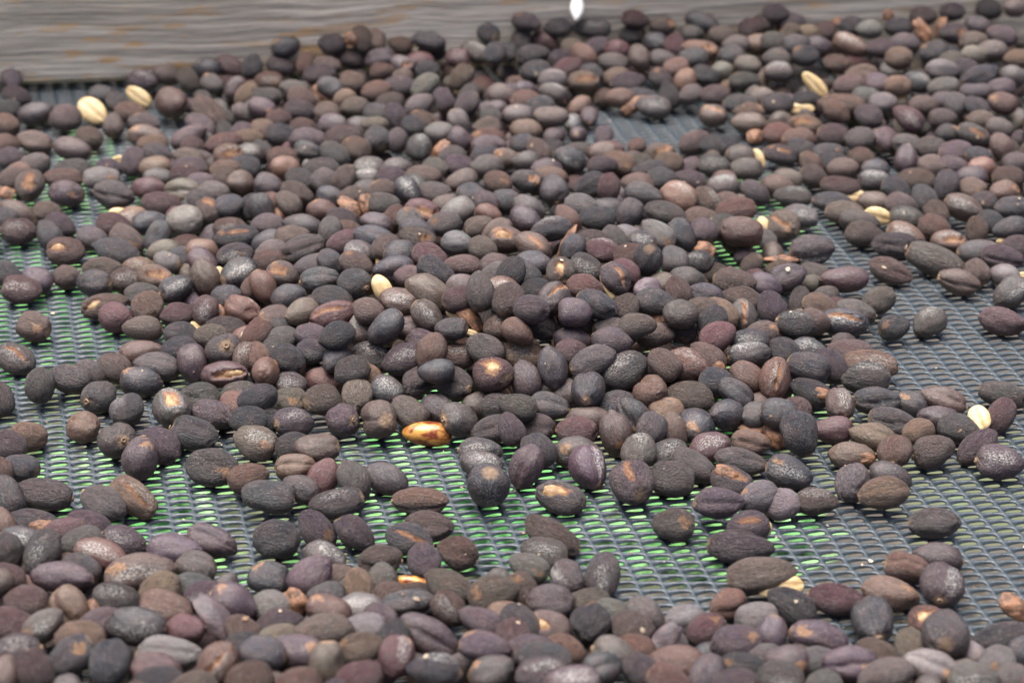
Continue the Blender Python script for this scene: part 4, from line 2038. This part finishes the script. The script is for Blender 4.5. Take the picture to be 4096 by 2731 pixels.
def place(things):
    bins = {}
    for it in things:
        m_ = min(marks, key=lambda q: math.hypot(q['px'] - it['px'], 1.3 * (q['py'] - it['py'])))
        dx, dy = it['px'] - m_['px'], it['py'] - m_['py']
        w_ = ('L' if dx < 0 else 'R') if abs(dx) > abs(dy) * 1.2 else ('B' if dy < 0 else 'F')
        bins.setdefault((id(m_), w_), []).append((math.hypot(dx, dy), it, m_))
    for (mid_, w_), lst in bins.items():
        lst.sort(key=lambda q: q[0])
        for n_, (_, it, m_) in enumerate(lst):
            o_ = ORD[n_] + ' ' if n_ else ('nearest ' if len(lst) > 1 else 'just ')
            it['where'] = f"{o_}{WHERE[w_]} {m_['lm']}"


place([it for it in single if not it['lm']])
for it in single:
    c = it['code']
    if it['lm']:
        lb = it['lm']
        lb = lb[4:] if lb.startswith('the ') else lb
        if len(lb.split()) < 4:
            lb += ' among the dried ones'
        it['label'] = lb[0].upper() + lb[1:]
        continue
    ft = 'gaping' if 'o' in c[1:] else 'split' if 'c' in c[1:] else 'grooved' if 'g' in c[1:] else 'plain'
    lb = f"{ft} {NAMES[c[0]]} cherry, {it['where']}"
    if ft == 'plain':
        lb = lb[6:]
    if len(lb.replace('-', ' ').split()) > 15:
        lb = f"{NAMES[c[0]]} cherry, {it['where']}"
    it['label'] = lb[0].upper() + lb[1:]

root_n = 0
for it in single:
    k, v = it['mesh']
    o = link(bpy.data.objects.new('coffee_cherry', HI[k][v]))
    R = Matrix([list(row) for row in it['R']])
    sx, sw = it['lr'] / 2 * 1.04, it['w'] / 2 * 1.075
    yz = rng.uniform(0.95, 1.07)
    M4 = Matrix.LocRotScale(Vector(it['pos']), R.to_quaternion(), Vector((sx, sw * yz, sw / yz)))
    o.matrix_world = M4
    o.color = it['col']
    tag(o, it['label'], 'coffee cherry', 'dried coffee cherries spread on the net')
    c = it['code'][1:]
    if any(q in c for q in 'sRLUD') or rng.random() < 0.3:
        s_ = link(bpy.data.objects.new('stem_scar', SCAR), o)
        q = rng.uniform(0.8, 1.15) * sw
        s_.matrix_local = Matrix.LocRotScale(Vector((0.955, 0, 0)), Matrix.Identity(3).to_quaternion(), Vector((q / sx * 1.3, q / sw, q / sw)))
    if 'o' in c:
        s_ = link(bpy.data.objects.new('bean', INNER[int(rng.integers(0, 3))]), o)
        s_.matrix_local = Matrix.LocRotScale(Vector((0.27, 0.0, 0.36)), Matrix.Rotation(0.15, 3, 'Z').to_quaternion(), Vector((0.50, 0.46, 0.52)))
    if 'h' in c:
        s_ = link(bpy.data.objects.new('torn_skin', HUSKS[int(rng.integers(0, 4))]), o)
        s_.matrix_local = Matrix.LocRotScale(Vector((0.42, -0.1, 0.80)), Matrix.Rotation(rng.uniform(-0.6, 0.6), 3, 'Z').to_quaternion(), Vector((0.48, 0.5, 0.42)))

# ------------------------------------------------------------------ loose beans, husks, petal
loose = [it for it in items if it['kind'] != 'C']
near = [it for it in loose if it['py'] > 700]
far = sorted([it for it in loose if it['py'] <= 700], key=lambda q: q['px'])
place([it for it in near if not it['lm']])
cnt = {'E': 0, 'H': 0}
nH = {'E': sum(1 for q in far if q['kind'] == 'E'), 'H': sum(1 for q in far if q['kind'] == 'H')}
ORDF = ['leftmost', 'second from left', 'third from left', 'fourth from left', 'fifth from left', 'sixth from left', 'seventh from left', 'eighth from left',
        'ninth from left', 'tenth from left', 'eleventh from left', 'twelfth from left', 'thirteenth from left', 'fourteenth from left', 'fifteenth from left', 'sixteenth from left']
for it in far:
    it['where'] = ORDF[cnt[it['kind']]] + (' of the loose ones near the back board' if it['kind'] == 'E' else ' of those near the back board')
    cnt[it['kind']] += 1
amb = 0
for it in loose:
    sx, sw = it['lr'] / 2, it['w'] / 2
    Rm = it['R']
    if it['kind'] == 'E':
        it['pos'] = it['pos'] - it['d'] / np.linalg.norm(it['d']) * 0.0048
        if rng.random() < 0.6:
            Rm = Rm @ np.diag([1.0, -1.0, -1.0])
    if it['kind'] in 'EA':
        amber = it['kind'] == 'A'
        o = link(bpy.data.objects.new('coffee_bean', AMBER if amber else BEANS[int(rng.integers(0, 4))]))
        if amber:
            lb = 'Shiny orange-brown bean lying bare on the netting' if amb == 0 else 'Thin orange bean half hidden behind the smooth olive-brown cherry'
            amb += 1
        else:
            lb = 'Cream bean, ' + it['where']
        tag(o, lb, 'coffee bean', 'loose beans among the cherries')
        sc = (sx * 1.12, sw * 1.15, sw * 1.15)
    else:
        dk = it['code'][1] in 'pk'
        lst = HUSKS_DARK if dk else HUSKS
        o = link(bpy.data.objects.new('husk_piece', lst[int(rng.integers(0, len(lst)))]))
        tag(o, ('Dark thin' if dk else 'Curled tan') + ' husk piece, ' + it['where'], 'husk', 'torn husk pieces among the cherries')
        sc = (sx, max(sw, 0.003), max(sw, 0.003) * 0.8)
        it['pos'] = it['pos'] - it['d'] / np.linalg.norm(it['d']) * 0.0050
    o.matrix_world = Matrix.LocRotScale(Vector(it['pos']), Matrix([list(row) for row in Rm]).to_quaternion(), Vector(sc))

# white petal against the board
V, F_ = [], []
for i in range(9):
    f = i / 8
    wd = 0.0026 * math.sin(math.pi * min(1, f * 0.96 + 0.03)) ** 0.8 * (1.25 - 0.5 * f)
    for j in range(5):
        g = (j - 2) / 2
        V.append((wd * g, -0.0011 * (1 - g * g) + 0.0022 * f * f, f * 0.0125))
for i in range(8):
    for j in range(4):
        a = i * 5 + j
        F_.append((a, a + 1, a + 6, a + 5))
nV = len(V)
V2 = [(x, y + 0.00025, z) for x, y, z in V]
F2 = [tuple(q + nV for q in f[::-1]) for f in F_]
edge = [0, 1, 2, 3, 4] + [4 + 5 * i for i in range(1, 9)] + [43, 42, 41, 40] + [5 * i for i in range(7, 0, -1)] + [0]
F3 = [(b2, a2, a2 + nV, b2 + nV) for a2, b2 in zip(edge[:-1], edge[1:])]
me = mesh_from('white_petal', V + V2, F_ + F2 + F3)
me.materials.append(MAT_PETAL)
o = link(bpy.data.objects.new('white_petal', me))
pp = ray(2048 + 590 * S, 190 * S)
tt = ((B0[:2] - CAM[:2]) @ bnor + 0.009) / (pp[:2] @ bnor)
o.location = CAM + pp * tt
o.rotation_euler = (-0.65, 0.2, 0.1)
tag(o, 'Small white pointed petal leaning on the grey board', 'petal')

# crumbs of skin and chaff on the netting and the cherries
r = np.random.default_rng(31)
V, F_ = [], []
for i in range(420):
    px, py = r.uniform(-100, 4200), r.uniform(300, 2800)
    if i % 3 == 0:
        k_ = int(r.integers(0, n_vis)); c_ = items[k_]
        if c_['kind'] != 'C':
            continue
        u_ = c_['R'][:, 2] * 0.75 + c_['R'][:, 0] * r.uniform(-.5, .5) + c_['R'][:, 1] * r.uniform(-.6, .6)
        u_ /= np.linalg.norm(u_)
        loc = c_['R'].T @ u_ * np.array([c_['lr'], c_['w'], c_['w']]) / 2
        p_ = c_['pos'] + c_['R'] @ loc
        nrm_ = u_
    else:
        p_ = ground(px, py, 0.0001); nrm_ = np.array([0, 0, 1.0])
    if board_gap(p_, 0.002) < 0:
        continue
    t1 = np.cross(nrm_, r.normal(0, 1, 3)); t1 /= np.linalg.norm(t1); t2 = np.cross(nrm_, t1)
    sz = abs(r.normal(0.0002, 0.0003)) + 0.00018
    el = r.uniform(0.4, 1.0)
    b0 = len(V)
    for k in range(6):
        a_ = k * math.pi / 3
        q_ = sz * r.uniform(0.7, 1.2)
        V.append(p_ + t1 * q_ * math.cos(a_) + t2 * q_ * el * math.sin(a_) + nrm_ * r.uniform(0, 0.00025))
    V.append(p_ + nrm_ * 0.0004)
    for k in range(0, 6, 2):
        F_.append((b0 + 6, b0 + k, b0 + k + 1, b0 + (k + 2) % 6))
me = mesh_from('husk_crumbs', V, F_)
me.materials.append(simple_material('crumbs', (0.16, 0.09, 0.05), (0.42, 0.34, 0.24), 90, 0.8, 0.2, obj_rand=False))
o = link(bpy.data.objects.new('husk_crumbs', me))
tag(o, 'tiny crumbs of dry skin scattered over netting and cherries', kind='stuff')

# ------------------------------------------------------------------ the rest of the heap as one object
VV, FF, LP, CV, TT, RN = [], [], [], [], [], []
base = 0


def add_heap(args, R, p, sc, col, rn):
    global base
    P, fc, lp, cav = args
    VV.append((P * sc) @ R.T + p)
    FF.append(fc + base)
    LP.append(lp)
    CV.append(cav)
    TT.append(np.tile(np.array(col), (len(P), 1)))
    RN.append(np.full(len(P), rn))
    base += len(P)


for it in rest:
    k, v = it['mesh']
    add_heap(LO[k][v], it['R'], it['pos'], (it['lr'] / 2 * 1.04, it['w'] / 2 * 1.075, it['w'] / 2 * 1.075), it['col'], rng.random())
keys = list('kddppmrbbtggow')
for i in range(n_vis, N):
    p = pos[i]
    px, py = project(p)
    if 0 < px < 4096 and 0 < py < 2731 and heap(px, py) < 0.0021 and p[2] < 0.012:
        continue
    fake = dict(ax=axs[i], pos=p, code=keys[int(rng.integers(0, len(keys)))])
    R = orient(fake, 1.0)
    inside = -100 < px < 4200 and -100 < py < 2800
    src = FILL[int(rng.integers(0, 6))] if inside else LO['soft'][int(rng.integers(0, NVAR))]
    add_heap(src, R, p, (ll[i] / 2, ww[i] / 2, ww[i] / 2), colour(fake), rng.random())
me = mesh_from('cherry_heap', np.concatenate(VV), np.concatenate(FF))
a = me.attributes.new('lp', 'FLOAT_VECTOR', 'POINT'); a.data.foreach_set('vector', np.concatenate(LP).astype(np.float32).ravel())
a = me.attributes.new('cav', 'FLOAT', 'POINT'); a.data.foreach_set('value', np.concatenate(CV).astype(np.float32))
a = me.attributes.new('tint', 'FLOAT_COLOR', 'POINT'); a.data.foreach_set('color', np.concatenate(TT).astype(np.float32).ravel())
a = me.attributes.new('rnd', 'FLOAT', 'POINT'); a.data.foreach_set('value', np.concatenate(RN).astype(np.float32))
me.materials.append(MAT_HEAP)
o = link(bpy.data.objects.new('cherry_heap', me))
tag(o, 'remaining dried coffee cherries heaped under and behind the nearer ones', kind='stuff')
print('cherries', len(single), len(rest), 'fillers', N - n_vis, 'beans and husks', len(loose))
